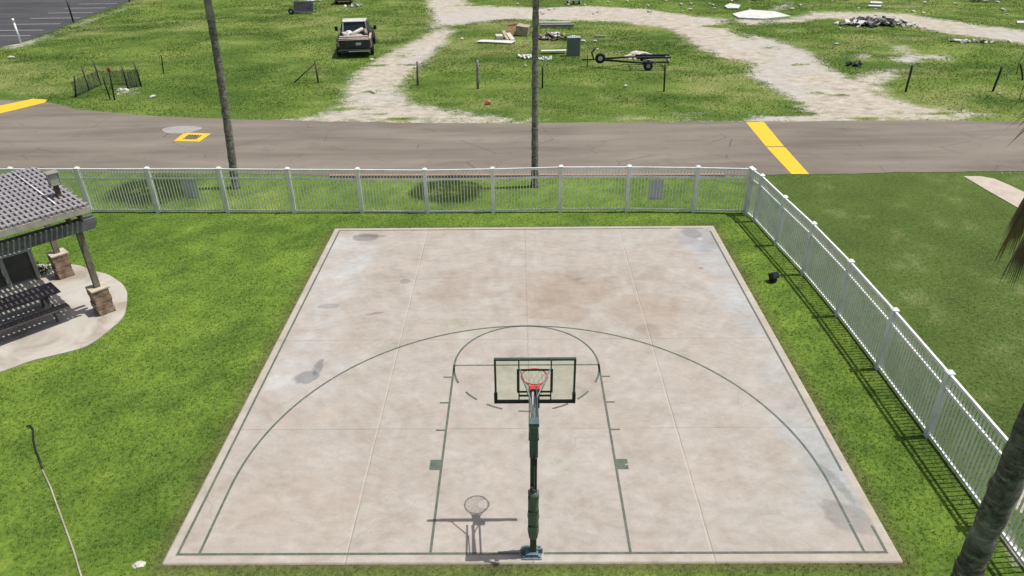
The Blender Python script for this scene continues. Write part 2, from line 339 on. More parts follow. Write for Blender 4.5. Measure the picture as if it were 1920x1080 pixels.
SANDS = [(W(p), s) for p, s in [
 ([(500, 229), (560, 224), (606, 214), (630, 200), (655, 180), (655, 160), (665, 142), (700, 118), (738, 97), (775, 78), (812, 60), (850, 58), (828, 85), (800, 112), (768, 135), (752, 160), (752, 180), (775, 196), (820, 202), (880, 212), (960, 224), (980, 231)], 1.0),
 ([(775, 78), (800, 45), (830, 38), (862, 50), (840, 75)], .55),
 ([(806, 26), (800, 0), (790, -15), (850, -12), (880, 6), (930, 12), (1010, 15), (1100, 12), (1200, 15), (1290, 29), (1370, 36), (1330, 60), (1280, 58), (1170, 41), (1050, 38), (960, 37), (880, 44), (845, 50), (812, 45)], .95),
 ([(1255, 55), (1330, 45), (1370, 58), (1400, 72), (1450, 78), (1500, 90), (1530, 108), (1545, 125), (1592, 148), (1650, 163), (1672, 185), (1720, 197), (1780, 207), (1850, 215), (1800, 222), (1560, 229), (1400, 229), (1430, 216), (1510, 210), (1495, 190), (1440, 165), (1405, 140), (1412, 117), (1360, 108), (1320, 95), (1290, 72)], 1.0),
 ([(1372, 58), (1400, 72), (1470, 95), (1530, 112), (1500, 88), (1470, 80), (1430, 66)], .8),
 ([(1372, 36), (1440, 39), (1480, 34), (1520, 23), (1640, 22), (1700, 25), (1780, 38), (1860, 50), (1960, 64), (1960, 88), (1860, 74), (1800, 66), (1730, 57), (1690, 43), (1600, 36), (1530, 38), (1470, 44), (1400, 48)], .85),
 ([(1655, 112), (1680, 104), (1670, 85), (1700, 86), (1718, 100), (1785, 103), (1780, 112), (1735, 110), (1722, 119), (1690, 119)], .8),
 ([(1600, 103), (1620, 98), (1638, 108), (1615, 115)], .7), ([(1592, 145), (1640, 133), (1690, 130), (1680, 150), (1650, 160), (1600, 155)], .8),
 ([(1440, 12), (1480, 4), (1490, 12), (1450, 24)], .7), ([(1640, -20), (1920, -12), (1960, 12), (1750, 8), (1640, -4)], .25),
 ([(970, 231), (980, 220), (1040, 225), (1150, 218), (1260, 224), (1400, 226), (1400, 232)], .7),
 ([(380, 231), (440, 220), (520, 224), (560, 231)], .55), ([(1235, 212), (1300, 210), (1330, 214), (1260, 218)], .6), ([(1820, 214), (1930, 218), (1930, 229), (1700, 228)], .35),
 ([(0, 170), (0, 163), (60, 179), (100, 190), (200, 206), (300, 215), (300, 223), (150, 212), (60, 192)], .45),
 ([(0, 100), (0, 86), (70, 70), (150, 41), (240, 10), (244, 16), (152, 49), (60, 84)], .6),
 ([(980, 336), (1450, 331), (1600, 326), (1920, 322), (1920, 328), (1600, 331), (1450, 335)], .3),
 ([(1893, 900), (1925, 860), (1940, 990), (1905, 960)], .9), ([(1862, 985), (1885, 975), (1915, 1030), (1940, 1075), (1905, 1070), (1880, 1025)], .8),
 ([(45, 800), (60, 800), (100, 900), (130, 960), (110, 960)], .42), ([(218, 182), (245, 178), (260, 168), (240, 162), (215, 172)], .7)]]
def sandmask(x, y):
    m = np.full(np.shape(x), 0.0)
    for poly, s in SANDS:
        p = np.array(poly); pad = 1.5; sel = (x > p[:, 0].min()-pad) & (x < p[:, 0].max()+pad) & (y > p[:, 1].min()-pad) & (y < p[:, 1].max()+pad)
        if not sel.any(): continue
        d = sdist(x[sel], y[sel], poly); wdt = 1.3 if p[:, 1].min() > 24 else .12
        xs, ys = x[sel], y[sel]; q = (.66+.62*fbm(xs, ys*1.6, 2.4, 91, 4)) if p[:, 1].min() > 24 else 1.0
        m[sel] = np.maximum(m[sel], s*np.clip(d/wdt*.5+.5, 0, 1)*q)
    for px, py, rx, ry in HOLES:
        hx, hy = G(px, py); m = m-.5*np.clip(1.7-np.hypot((x-hx)/rx, (y-hy)/ry), 0, 1)*(.4+fbm(x, y, .8, 97, 3))
    return np.clip(m, 0, 1)
HOLES = [(1530, 175, .5, .25), (1573, 178, .6, .25), (700, 172, .6, .3), (733, 122, 1.1, .4), (668, 205, .9, .3), (765, 104, .6, .8), (1480, 214, 1.2, .3), (1670, 211, .8, .2), (1745, 213, 1.0, .2), (1440, 90, .8, .8), (1350, 50, 1.4, .5), (870, 10, 1.6, .6), (1500, 122, .7, .3), (700, 214, .7, .2), (760, 222, .8, .15), (1620, 222, .7, .15), (1100, 224, 1.2, .3), (1050, 229, .8, .2), (1200, 228, 1., .2)]
def grass_col(x, y):
    """base colour of the turf by zone: mown lawn, darker olive outer lawn, rough field"""
    x = np.asarray(x, float); y = np.asarray(y, float)
    n1 = fbm(x, y, 3.2, 1)[..., None]; n2 = fbm(x, y, 9, 5)[..., None]; n3 = fbm(x, y, .8, 9, 3)[..., None]
    deep = np.array([.078, .142, .022]); mid = np.array([.160, .252, .038]); yel = np.array([.34, .36, .085]); n4 = fbm(x, y, .35, 15, 2)[..., None]
    lawn = deep+(mid-deep)*np.clip((n1*.3+n3*.4+n4*.3-.31)*3.2, 0, 1.2); lawn = lawn+(yel-lawn)*np.clip((n2*.4+n1*.2+n3*.25+n4*.15-.53)*4.2, 0, .6)
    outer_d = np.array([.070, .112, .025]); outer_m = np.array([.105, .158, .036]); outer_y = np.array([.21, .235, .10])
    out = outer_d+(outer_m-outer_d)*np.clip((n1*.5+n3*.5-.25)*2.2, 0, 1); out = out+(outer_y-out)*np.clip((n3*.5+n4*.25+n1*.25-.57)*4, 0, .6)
    f_d = np.array([.066, .122, .020]); f_m = np.array([.150, .222, .042]); f_y = np.array([.26, .27, .105])
    m1 = fbm(x, y*1.4, 5, 21)[..., None]; m2 = fbm(x, y*1.5, 2.1, 27)[..., None]; m3 = fbm(x, y*1.2, 11, 33)[..., None]
    fld = f_d+(f_m-f_d)*np.clip((m1*.6+m2*.4-.30)*3.0, 0, 1.2); fld = fld+(f_y-fld)*np.clip((m3*.5+m2*.5-.5)*3.2, 0, .75)
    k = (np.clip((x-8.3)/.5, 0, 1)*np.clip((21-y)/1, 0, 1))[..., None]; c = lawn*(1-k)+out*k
    k = np.clip((y-22)/1.5, 0, 1)[..., None]; return np.clip(c*(1-k)+fld*k, .01, .6)
def bumps(x, y):
    k = np.clip((y-29)/4, 0, 1)*np.clip((90-y)/10, 0, 1)*np.clip((-sdist(x, y, LOT)-.5)/1.5, 0, 1); return k*((fbm(x, y, 4, 41, 3)-.5)*.16)

# ------------------------------------------------------------------ ground (one sheet to the horizon)
def axis_pts(lo, hi, step, far):
    a = np.arange(lo, hi+step/2, step); o = [1.5, 4, 10, 25, 60, 140, 320]; o = [v for v in o if v < far]+[far]
    return np.concatenate([lo-np.array(o[::-1]), a, hi+np.array(o)])
gx = axis_pts(-58, 54, .25, 700)
gy = np.unique(np.concatenate([axis_pts(-6, 84, .25, 700)]))
XX, YY = np.meshgrid(gx, gy); ZZ = bumps(XX, YY); nx_, ny_ = len(gx), len(gy)
inside = (sdist(XX, YY, COURT) > .3); ZZ = np.where(inside, -.05, ZZ)
vs = np.c_[XX.ravel(), YY.ravel(), ZZ.ravel()]; idx = np.arange(nx_*ny_).reshape(ny_, nx_)
fc = np.c_[idx[:-1, :-1].ravel(), idx[:-1, 1:].ravel(), idx[1:, 1:].ravel(), idx[1:, :-1].ravel()]
gc = grass_col(XX, YY)*1.0; dcs = sdist(XX, YY, COURT); kk = np.clip(1-np.abs(dcs)/.3, 0, 1)[..., None]*.85; gc = gc*(1-kk)+np.array([.12, .09, .055])*kk
ground = npmesh('ground', vs, fc, 'ground_mat', gc.reshape(-1, 3), smooth=True)
sm = sandmask(XX, YY).ravel(); a = ground.data.attributes.new('sand', 'FLOAT', 'POINT'); a.data.foreach_set('value', sm.astype(np.float32))
tag(ground, kind='structure')
def flat(name, poly, z, mat, **kw):
    o = MB().sheet(poly, z).build(name, mat); return tag(o, kind='structure', **kw)
def ragged(poly, amp, step, seed, fixed=None):
    out = []; p = [Vector(q) for q in poly]
    for i in range(len(p)):
        a, b = p[i], p[(i+1) % len(p)]; n = max(1, int((b-a).length/step))
        for k in range(n):
            q = a.lerp(b, k/n); t = (b-a).normalized(); j = amp*(fbm(np.array([q.x]), np.array([q.y]), .9, seed, 3)[0]-.5)*2
            out.append((q.x-t.y*j, q.y+t.x*j))
    return out
flat('road', ragged(ROAD, .13, .25, 3), .012, 'road_asphalt')
flat('parking_lot', ragged(LOT, .12, .4, 5), .020, 'lot_asphalt')
mb = MB()
for px0, px1, py0 in ((148, 226, 8), (122, 205, 16), (90, 181, 25), (57, 158, 35), (28, 121, 46), (-30, 89, 58), (-60, 66, 68.5)):
    (x0, y0), (x1, y1) = G(px0, py0), G(px1, py0); y1 = y0
    mb.sheet([(x0, y0-.07), (x1-.5, y1-.07), (x1-.5, y1+.07), (x0, y0+.07)], .026)
for k in range(1, 4):
    y0 = 68.2+k*2.87; mb.sheet([(-44.2, y0-.07), (-39.9, y0-.07), (-39.9, y0+.07), (-44.2, y0+.07)], .026)
tag(mb.build('parking_lines', 'stall_paint'), kind='structure')
mb = MB(); mb.sheet(W([(-40, 223), (-40, 207), (62, 185.5), (90, 187), (84, 193)]), .017)
a1 = W([(1399, 230), (1432, 229), (1470, 275), (1436, 275)]); a2 = W([(1437, 276.5), (1471.5, 276.5), (1517, 327), (1484, 327)])
mb.sheet(a1, .017); mb.sheet(a2, .017)
o = [G(326, 265), G(374, 266), G(396, 251), G(346, 249)]; c = (sum(p[0] for p in o)/4, sum(p[1] for p in o)/4)
i_ = [(c[0]+(p[0]-c[0])*.52, c[1]+(p[1]-c[1])*.52) for p in o]
for k in range(4): mb.sheet([o[k], o[(k+1) % 4], i_[(k+1) % 4], i_[k]], .017)
tag(mb.build('road_markings', 'yellow_paint'), kind='structure')
dr = tag(MB().sheet(i_, .019).build('storm_drain', 'rubber_black'), 'dark square road drain framed by a yellow painted border', 'drain')
mb = MB()
for k in range(5):
    t = (k+.5)/5; A = Vector(i_[0]).lerp(Vector(i_[1]), t); B = Vector(i_[3]).lerp(Vector(i_[2]), t); mb.bar((*A, .03), (*B, .03), .035, .02)
mb.build('grate', 'rust_tan', dr)
pc = G(340, 243.5); flat('road_patch', [(pc[0]+.95*math.cos(t)*(1+.1*math.sin(3*t)), pc[1]+.62*math.sin(t)) for t in [2*math.pi*k/24 for k in range(24)]], .017, 'patch_pale')
flat('path', PATH, .02, 'path_concrete')
mb = MB(); mb.prism([(-7.9, 19.0), (8.2, 18.74), (8.2, 18.9), (-7.9, 19.17)], -.05, .11); tag(mb.build('kerb', 'worn_red_paint'), kind='structure')

# ------------------------------------------------------------------ court slab with stains, markings
cx = np.arange(-6.587, 6.588, 13.174/330); cy = np.arange(-.2, 13.9905, 14.19/355); CX, CY = np.meshgrid(cx, cy)
tint = np.ones((*CX.shape, 3))
def blob(px, py, rx, ry, col, k, rot=0.0, rag=.6, seed=0):
    global tint
    x0, y0 = G(px, py); dx, dy = CX-x0, CY-y0; c, s = math.cos(rot), math.sin(rot); u, v = (dx*c+dy*s)/rx, (-dx*s+dy*c)/ry
    d = np.sqrt(u*u+v*v)+(fbm(CX, CY, .6, seed+50, 6)-.5)*2.3*rag; m = np.clip((1.1-d)/(.16 if col[0] < .8 else .42), 0, 1)[..., None]*min(1, k*1.3)
    tint = tint*(1-m)+tint*np.array(col)*m
GB = (.80, .86, .93); DK = (.62, .63, .64); PL = (1.06, 1.12, 1.18)
blob(640, 480, .9, 1.6, PL, .7, seed=1); blob(620, 545, .75, 1.5, PL, .75, -.2, seed=2); blob(560, 700, 1.1, 1.0, PL, .55, seed=3); blob(590, 645, .6, 1.0, PL, .4, seed=33)
blob(685, 447, .42, .3, DK, .85, .1, .25, 4); blob(700, 445, .5, .12, DK, .5, 0, .3, 5); blob(618, 576, .35, .16, (.72, .74, .77), .8, 0, .5, 6)
blob(575, 712, .38, .28, (.6, .63, .67), .85, .5, .9, 7); blob(598, 690, .1, .3, (.6, .62, .65), .8, 0, .5, 8); blob(540, 720, .5, .3, (1.1, 1.14, 1.18), .6, 0, .8, 9)
blob(1315, 445, .95, 1.0, (.84, .9, 1.0), .8, 0, .5, 10); blob(1300, 440, .35, .35, (.74, .74, .76), .7, 0, .5, 11); blob(1335, 490, .7, 1.5, (.98, 1.07, 1.17), .8, .1, .6, 12)
blob(1375, 560, .6, 1.3, (1.02, 1.1, 1.18), .7, .1, .6, 13); blob(1400, 610, .35, .6, (.9, .95, 1.0), .8, 0, .7, 14); blob(1450, 690, .5, 1.0, (.98, 1.06, 1.12), .7, 0, .7, 15)
blob(1520, 830, .8, 1.4, (.98, 1.05, 1.12), .7, .2, .7, 16); blob(1570, 930, .8, .9, (.92, .98, 1.03), .75, .1, .7, 17); blob(1590, 975, .5, .35, (.76, .76, .75), .8, -.5, .5, 18)
blob(1565, 905, .12, .5, (.7, .72, .72), .7, .3, .6, 19); blob(1440, 965, 1.0, .5, (1.03, 1.08, 1.12), .5, 0, .7, 20); blob(1540, 880, .5, .4, (.85, .87, .88), .6, 0, .7, 21)
blob(665, 500, .3, 1.2, PL, .7, -.25, .8, 41); blob(605, 600, .5, .8, PL, .6, -.2, .8, 42); blob(640, 460, .5, .6, PL, .5, 0, .7, 43); blob(1395, 590, .35, 1.4, (1.0, 1.07, 1.14), .6, .12, .7, 44); blob(1545, 870, .5, 1.5, (.97, 1.04, 1.1), .6, .25, .7, 45); blob(1090, 525, .25, .12, (.82, .78, .73), .6, .2, .9, 46); blob(1195, 545, .3, .25, (.83, .78, .73), .6, .5, .9, 47); blob(1215, 620, .5, .35, (.84, .8, .75), .6, 0, .9, 48); blob(1315, 505, .12, .07, (.7, .64, .6), .8, 0, .7, 49); blob(760, 530, .16, .12, (.7, .68, .66), .7, 0, .8, 51); blob(705, 590, .2, .05, (.7, .62, .6), .8, .3, .7, 52); blob(1070, 555, 1.3, 1.3, (.86, .8, .74), .65, .2, .9, 22); blob(1200, 590, 1.1, 1.6, (.88, .83, .78), .6, .2, .9, 23); blob(1100, 520, .7, .6, (.84, .8, .77), .6, 0, .9, 24)
blob(870, 540, 1.3, 1.0, (.9, .85, .82), .55, 0, .9, 25); blob(745, 520, .6, .5, (.88, .86, .84), .5, 0, .9, 26); blob(880, 615, .9, .4, (.96, 1.0, .93), .6, 0, .9, 27)
blob(850, 470, 1.6, .8, (1.0, 1.04, 1.0), .5, 0, .8, 28); blob(1180, 450, 1.6, .8, (1.0, 1.05, 1.05), .5, 0, .8, 29); blob(1040, 880, .5, .4, (1.04, 1.1, 1.1), .5, 0, .8, 30)
blob(500, 960, 2.0, .9, (1.0, .98, .95), .5, 0, .8, 31); blob(760, 900, 1.5, .8, (.96, .95, .94), .5, 0, .8, 32); blob(1230, 520, .5, .6, (.84, .8, .76), .5, 0, .9, 34); blob(1000, 545, .7, .9, (.9, .86, .82), .5, 0, .9, 35)
blob(1312, 450, .1, .1, (1.3, 1.35, 1.4), .8, 0, .3, 36)
for sd in range(14): blob(rng.uniform(600, 1400), rng.uniform(470, 1000), rng.uniform(.2, .8), rng.uniform(.2, .6), (1.08, 1.06, 1.05) if sd % 2 else (.92, .9, .88), .6, rng.uniform(0, 3), .9, 60+sd)
edge = np.minimum(np.minimum(CX+6.587, 6.587-CX), np.minimum(CY+.2, 13.99-CY)); edgek = np.clip((.17-edge)/.03, 0, 1)[..., None]
tint = tint*(1-edgek)+np.array([1.07, 1.08, 1.04])*edgek
top = np.c_[CX.ravel(), CY.ravel(), np.full(CX.size, .045)]; n2, n1 = CX.shape; idx = np.arange(CX.size).reshape(n2, n1)
fc = np.c_[idx[:-1, :-1].ravel(), idx[:-1, 1:].ravel(), idx[1:, 1:].ravel(), idx[1:, :-1].ravel()]
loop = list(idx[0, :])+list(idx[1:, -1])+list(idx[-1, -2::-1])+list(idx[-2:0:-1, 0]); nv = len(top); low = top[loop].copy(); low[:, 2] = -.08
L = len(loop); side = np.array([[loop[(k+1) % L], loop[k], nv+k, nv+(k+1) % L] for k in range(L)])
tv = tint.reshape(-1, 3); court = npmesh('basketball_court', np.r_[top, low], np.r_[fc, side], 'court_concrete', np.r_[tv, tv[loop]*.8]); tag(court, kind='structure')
ZC = .0495; LW = .05; mb = MB()
def rect(x0, y0, x1, y1): mb.sheet([(x0, y0), (x1, y0), (x1, y1), (x0, y1)], ZC)
def arc(c, r, a0, a1, n, w_=LW, aa=None):
    P = [a0+(a1-a0)*k/n for k in range(n+1)]
    for p, q in zip(P, P[1:]):
        mb.sheet([(c[0]+(r-w_)*math.cos(p), c[1]+(r-w_)*math.sin(p)), (c[0]+r*math.cos(p), c[1]+r*math.sin(p)), (c[0]+r*math.cos(q), c[1]+r*math.sin(q)), (c[0]+(r-w_)*math.cos(q), c[1]+(r-w_)*math.sin(q))], ZC)
rect(-6.41, -.025, -.2, .025); rect(.24, -.025, 6.41, .025); rect(-6.41, .026, -6.36, 13.83); rect(6.36, .026, 6.41, .62); rect(6.36, 2.05, 6.41, 13.55); rect(-6.359, 13.78, 5.1, 13.83); rect(5.3, 13.78, 6.2, 13.81)
for s in (-1, 1):
    xs = sorted((s*1.829, s*1.779)); rect(xs[0], .026, xs[1], 5.815)
    for y0 in (3.35, 4.31, 5.30): xs = sorted((s*1.83, s*2.03)); rect(xs[0], y0-.025, xs[1], y0+.025)
rect(-2.05, 2.12, -1.83, 2.42)
for bx in ((1.83, 2.12, 2.0, 2.42), (2.001, 2.12, 2.06, 2.24), (2.001, 2.28, 2.06, 2.42)): rect(*bx)
rect(-1.778, 5.765, 1.778, 5.815)
arc((0, 5.79), 1.829, R(-24), R(204), 64)
for a0 in (-43, -65, -90, -115, -137): arc((0, 5.79), 1.829, R(a0-6.5), R(a0+6.5), 4)
arc((0, 1.6), 6.02, R(0), R(180), 110); rect(5.97, .68, 6.02, 1.6); rect(-6.02, .026, -5.97, 1.6); rect(5.97, .026, 6.02, .66)
tag(mb.build('court_markings', 'court_paint'), kind='structure')

# ------------------------------------------------------------------ basketball hoop
HX = .05
hoop = empty('basketball_hoop', (HX, 0, .045), 0, 'basketball hoop with clear framed backboard and red rim on a green padded pole', 'basketball hoop')
H0 = .045
mb = MB(); mb.box((-.03, 0, .012), (.36, .3, .024), bev=.005)
for sx in (-1, 1):
    for sy in (-1, 1): mb.tube([(-.03+sx*.14, sy*.11, .02), (-.03+sx*.14, sy*.11, .06)], .015)
mb.box((-.03, 0, .06), (.24, .22, .07), bev=.01)
for s in (-1, 1): mb.prism([(-.03+s*.1, -.02), (-.03+s*.2, -.02), (-.03+s*.2, .0), (-.03+s*.1, 0)], .02, .13)
mb.build('base_plate', 'base_blue', hoop)
MB().box((0, 0, 1.52), (.115, .115, 3.0), bev=.008).build('pole', 'dark_green_paint', hoop)
mb = MB(); prof = [(.42, .075), (.46, .095), (.62, .118), (.74, .1), (.80, .098), (.96, .122), (1.1, .104), (1.16, .1), (1.36, .112), (1.5, .10), (1.56, .072)]
rings = []
for z, r in prof:
    ring = []
    for k in range(20):
        a = 2*math.pi*k/20; q = max(abs(math.cos(a)), abs(math.sin(a))); rr = r*.86*(1/q)**.55; ring.append(mb.bm.verts.new((rr*math.cos(a), rr*math.sin(a), z)))
    rings.append(ring)
for A, B in zip(rings, rings[1:]):
    for k in range(20): f = mb.bm.faces.new((A[k], A[(k+1) % 20], B[(k+1) % 20], B[k])); f.smooth = True
mb.bm.faces.new(rings[-1]); mb.bm.faces.new(rings[0][::-1])
pad = mb.build('pole_pad', 'pad_green', hoop)
for z in (.77, 1.13, 1.47): MB().box((0, 0, z), (.186, .186, .014), bev=.004).build('strap', 'black_metal', pad)
mb = MB(); mb.box((.0, -.01, 2.68), (.14, .15, .66), bev=.02); mb.box((0, 0, 3.04), (.165, .16, .07), bev=.01); mb.build('mast_cover', 'teal_cover', hoop)
mb = MB(); mb.tube([(.03, -.09, 2.45), (.03, -.16, 1.75)], .018); mb.tube([(.03, -.16, 1.75), (-.06, -.2, 1.72)], .012); mb.box((.03, -.1, 2.3), (.05, .05, .16), bev=.006); mb.box((-.03, -.09, 1.68), (.05, .06, .08), bev=.006); mb.build('height_crank', 'black_metal', hoop)
mb = MB(); mb.bar((.02, -.065, 2.32), (.02, -.065, 1.6), .03, .01); mb.build('height_gauge', 'galvanised', hoop)
BX = .085-HX; BY = .88; zb, zt = 2.79-H0, 3.704-H0
for s in (-1, 1):
    mb = MB(); mb.bar((s*.075, -.07, 3.02), (s*.06, BY-.12, 3.16), .02, .05); mb.bar((s*.075, -.05, 2.72), (s*.06, BY-.12, 2.86), .02, .05); mb.build('lift_arm', 'dark_green_paint', hoop)
MB().tube([(0, .0, 2.78), (0, .42, 2.93), (0, BY-.14, 3.06)], .024).build('spring', 'pale_metal', hoop)
for s in (-1, 1):
    MB().tube([(s*.03, .02, 2.98), (s*.045, .5, 3.1), (BX+s*.262, BY-.045, 3.5)], .013).build('brace', 'grey_metal', hoop)
board = empty('backboard', (BX, BY, 0)); board.parent = hoop
mb = MB(); hw = .685; t = .035
for z in (zb+t/2, zt-t/2): mb.box((0, 0, z), (2*hw, .055, t), bev=.004)
for s in (-1, 1): mb.box((s*(hw-t/2), 0, (zb+zt)/2), (t, .055, zt-zb-2*t), bev=.004)
for s in (-1, 1): mb.box((s*.27, -.03, (zb+zt)/2), (.022, .02, zt-zb-.01))
mb.box((0, -.03, zb+.16), (.518, .02, .03))
mb.build('board_frame', 'dark_green_paint', board)
MB().box((0, 0.004, (zb+zt)/2), (2*hw-2*t+.004, .012, zt-zb-2*t+.004)).build('board_panel', 'acrylic', board)
mb = MB(); z0, z1 = 3.0-H0, 3.457-H0
for z in (z0, z1): mb.box((0, .0125, z), (.61, .004, .04))
for s in (-1, 1): mb.box((s*.285, .0125, (z0+z1)/2), (.04, .004, z1-z0-.04))
mb.build('target_square', 'dark_green_paint', board)
mb = MB(); mb.box((0, -.015, zb+.02), (1.36, .05, .05), bev=.012)
for s in (-1, 1): mb.box((s*.668, -.012, zb+.1), (.06, .055, .22), bev=.015)
mb.build('edge_padding', 'black_metal', board)
mb = MB(); mb.box((0, -.09, 2.87-H0), (.16, .1, .22), bev=.01); mb.build('board_mount', 'black_metal', board)
rim = MB().ring((BX, 1.26, 3.05-H0), .229, .012, n=48).build('rim', 'red_rim', hoop)
mb = MB(); mb.box((BX, .955, 3.035-H0), (.16, .12, .02), bev=.004); mb.box((BX, .905, 2.99-H0), (.16, .016, .13), bev=.004)
for s in (-1, 1): mb.tube([(BX+s*.07, .96, 3.03-H0), (BX+s*.13, 1.075, 3.045-H0)], .009)
mb.build('rim_bracket', 'red_rim', rim)
mb = MB(); nn = 12
for k in range(nn):
    for sgn in (1, -1):
        P = []
        for i in range(5):
            a = 2*math.pi*(k+sgn*i*.5)/nn; r = [.226, .2, .165, .135, .12][i]; P.append((BX+r*math.cos(a), 1.26+r*math.sin(a), 3.045-H0-[0, .1, .2, .3, .4][i]))
        mb.tube(P, .0032, 4)
mb.build('net', 'net_cord', hoop)

# ------------------------------------------------------------------ fences
def post_obj(x, y, h, parent, z=0, wdt=.127):
    mb = MB(); mb.box((x, y, z+h/2-.05), (wdt, wdt, h+.1), bev=.006)
    bmesh.ops.transform(mb.bm, matrix=Matrix.Translation((x, y, 0)) @ Euler((random.uniform(-.006, .006), random.uniform(-.006, .006), random.uniform(-.02, .02))).to_matrix().to_4x4() @ Matrix.Translation((-x, -y, 0)), verts=mb.bm.verts)
    p = mb.build('post', 'white_vinyl', parent)
    mb = MB(); mb.box((x, y, z+h+.015), (wdt+.035, wdt+.035, .03), bev=.006)
    vs = [mb.bm.verts.new((x+a*(wdt/2+.01), y+b*(wdt/2+.01), z+h+.031)) for a, b in ((-1, -1), (1, -1), (1, 1), (-1, 1))]; tp = mb.bm.verts.new((x, y, z+h+.085))
    for k in range(4): mb.bm.faces.new((vs[k], vs[(k+1) % 4], tp))
    mb.build('post_cap', 'white_vinyl', p); return p
def fence(name, pts, label, hs):
    root = empty(name, (0, 0, 0), 0, label, 'fence')
    for (x, y), h in zip(pts, hs): post_obj(x, y, h[1], root, h[0])
    for (a, b), (ha, hb) in zip(zip(pts, pts[1:]), zip(hs, hs[1:])):
        A, B = Vector((*a, 0)), Vector((*b, 0)); d = (B-A); Lr = d.length; t = d/Lr; p0, p1 = A+t*.064, B-t*.064
        za, zb_ = ha[0], hb[0]
        for off, hh in ((.085, .06), (1.33, .065), (1.66, .075)):
            q0, q1 = p0.copy(), p1.copy(); q0.z = za+off; q1.z = zb_+off
            MB().bar(q0, q1, .045 if off < 1.6 else .055, hh, bev=.004).build('rail', 'white_vinyl', root)
        n = int(round((Lr-.13)/.112)); mb = MB(); nrm = Vector((-t.y, t.x, 0))
        for k in range(n):
            q = p0.lerp(p1, (k+.5)/n); zz = za+(zb_-za)*(k+.5)/n
            mb.bar((q.x, q.y, zz+.1), (q.x, q.y, zz+1.64), .022, .034, up=nrm)
        mb.build('picket_panel', 'white_vinyl', root)
    return root
FP = [(-25.9, 15.95), (-23.45, 15.88), (-21.0, 15.81), (-18.5, 15.74), (-16.05, 15.69), (-13.5, 15.63), (-10.89, 15.57), (-8.41, 15.49), (-5.9, 15.46), (-3.5, 15.41), (-1.09, 15.39), (1.34, 15.38), (3.75, 15.34), (6.16, 15.27), (7.99, 15.13)]
FH = [(0, 1.7)]*7+[(-.01, 1.7), (-.03, 1.7), (-.05, 1.7), (-.02, 1.7), (.03, 1.7), (.03, 1.7), (.01, 1.7), (0, 1.71)]
far_f = fence('picket_fence', FP, 'long white vinyl picket fence between the court and the road', FH)
RP = [(8.03, 15.03), (8.15, 14.42), (8.31, 12.51), (8.5, 10.48), (8.62, 8.08), (8.66, 5.6), (8.66, 3.12), (8.66, .62), (8.66, -1.85), (8.66, -4.3)]
RP[0] = (8.02, 14.98)
right_f = fence('picket_fence', RP, 'white vinyl picket fence running along the right side of the court toward the viewer', [(0, 1.7)]*10)
for o in right_f.children:
    pass
# notice boards hung on the road side of the far fence
for x0, z0, lab in ((-12.1, .5, 'blank white notice board hung on the fence near the leaning left palm'), (4.77, .42, 'blank white notice board hung on the fence near its right corner')):
    sg = empty('notice_board', (x0, 15.61 if x0 < 0 else 15.355, z0), -.026, lab, 'sign')
    MB().box((0, .03, .42), (.52, .008, .8), bev=.003).build('panel', 'sign_white', sg)
    mb = MB()
    for zz in (.08, .76): mb.box((0, .022, zz), (.4, .01, .025))
    mb.build('mounting_strip', 'galvanised', sg)

# ------------------------------------------------------------------ palms
def leaf_mesh(mb, base, az, elev, plen, flen, droop, nseg=22, fold=.3, seed=0, spread=115, hang=0.0, wk=1.0):
    rd = random.Random(seed); d = Vector((math.cos(az)*math.cos(elev), math.sin(az)*math.cos(elev), math.sin(elev))); side = Vector((-math.sin(az), math.cos(az), 0)); up = side.cross(d)*-1
    if up.z < 0 and elev > -.9: up = -up
    tip = Vector(base)+d*plen+Vector((0, 0, -droop*.12*plen))
    mb.bar(base, tip, .03, .015)
    for k in range(nseg):
        a = R(spread)*(2*(k+.5)/nseg-1); L = flen*(.62+.38*math.cos(a*.75))*rd.uniform(.85, 1.1)
        dv = (d*math.cos(a)+side*math.sin(a)).normalized(); dv = (dv*(1-hang)+Vector((0, 0, -1))*hang).normalized(); pr = []
        for i in range(5):
            t = i/4; p = tip+dv*L*t+Vector((0, 0, -droop*L*(t**2.2)*rd.uniform(.75, 1.1)))+up*(fold*.05*math.sin(t*3)); wd = .046*(1-t)**.6*(.45+.9*min(t*3, 1))*wk+.002
            wv = up.cross(dv).normalized()*wd*.6; pr.append((mb.bm.verts.new(p-wv), mb.bm.verts.new(p+wv+up*wd*.5)))
        for A, B in zip(pr, pr[1:]): mb.bm.faces.new((A[0], A[1], B[1], B[0]))
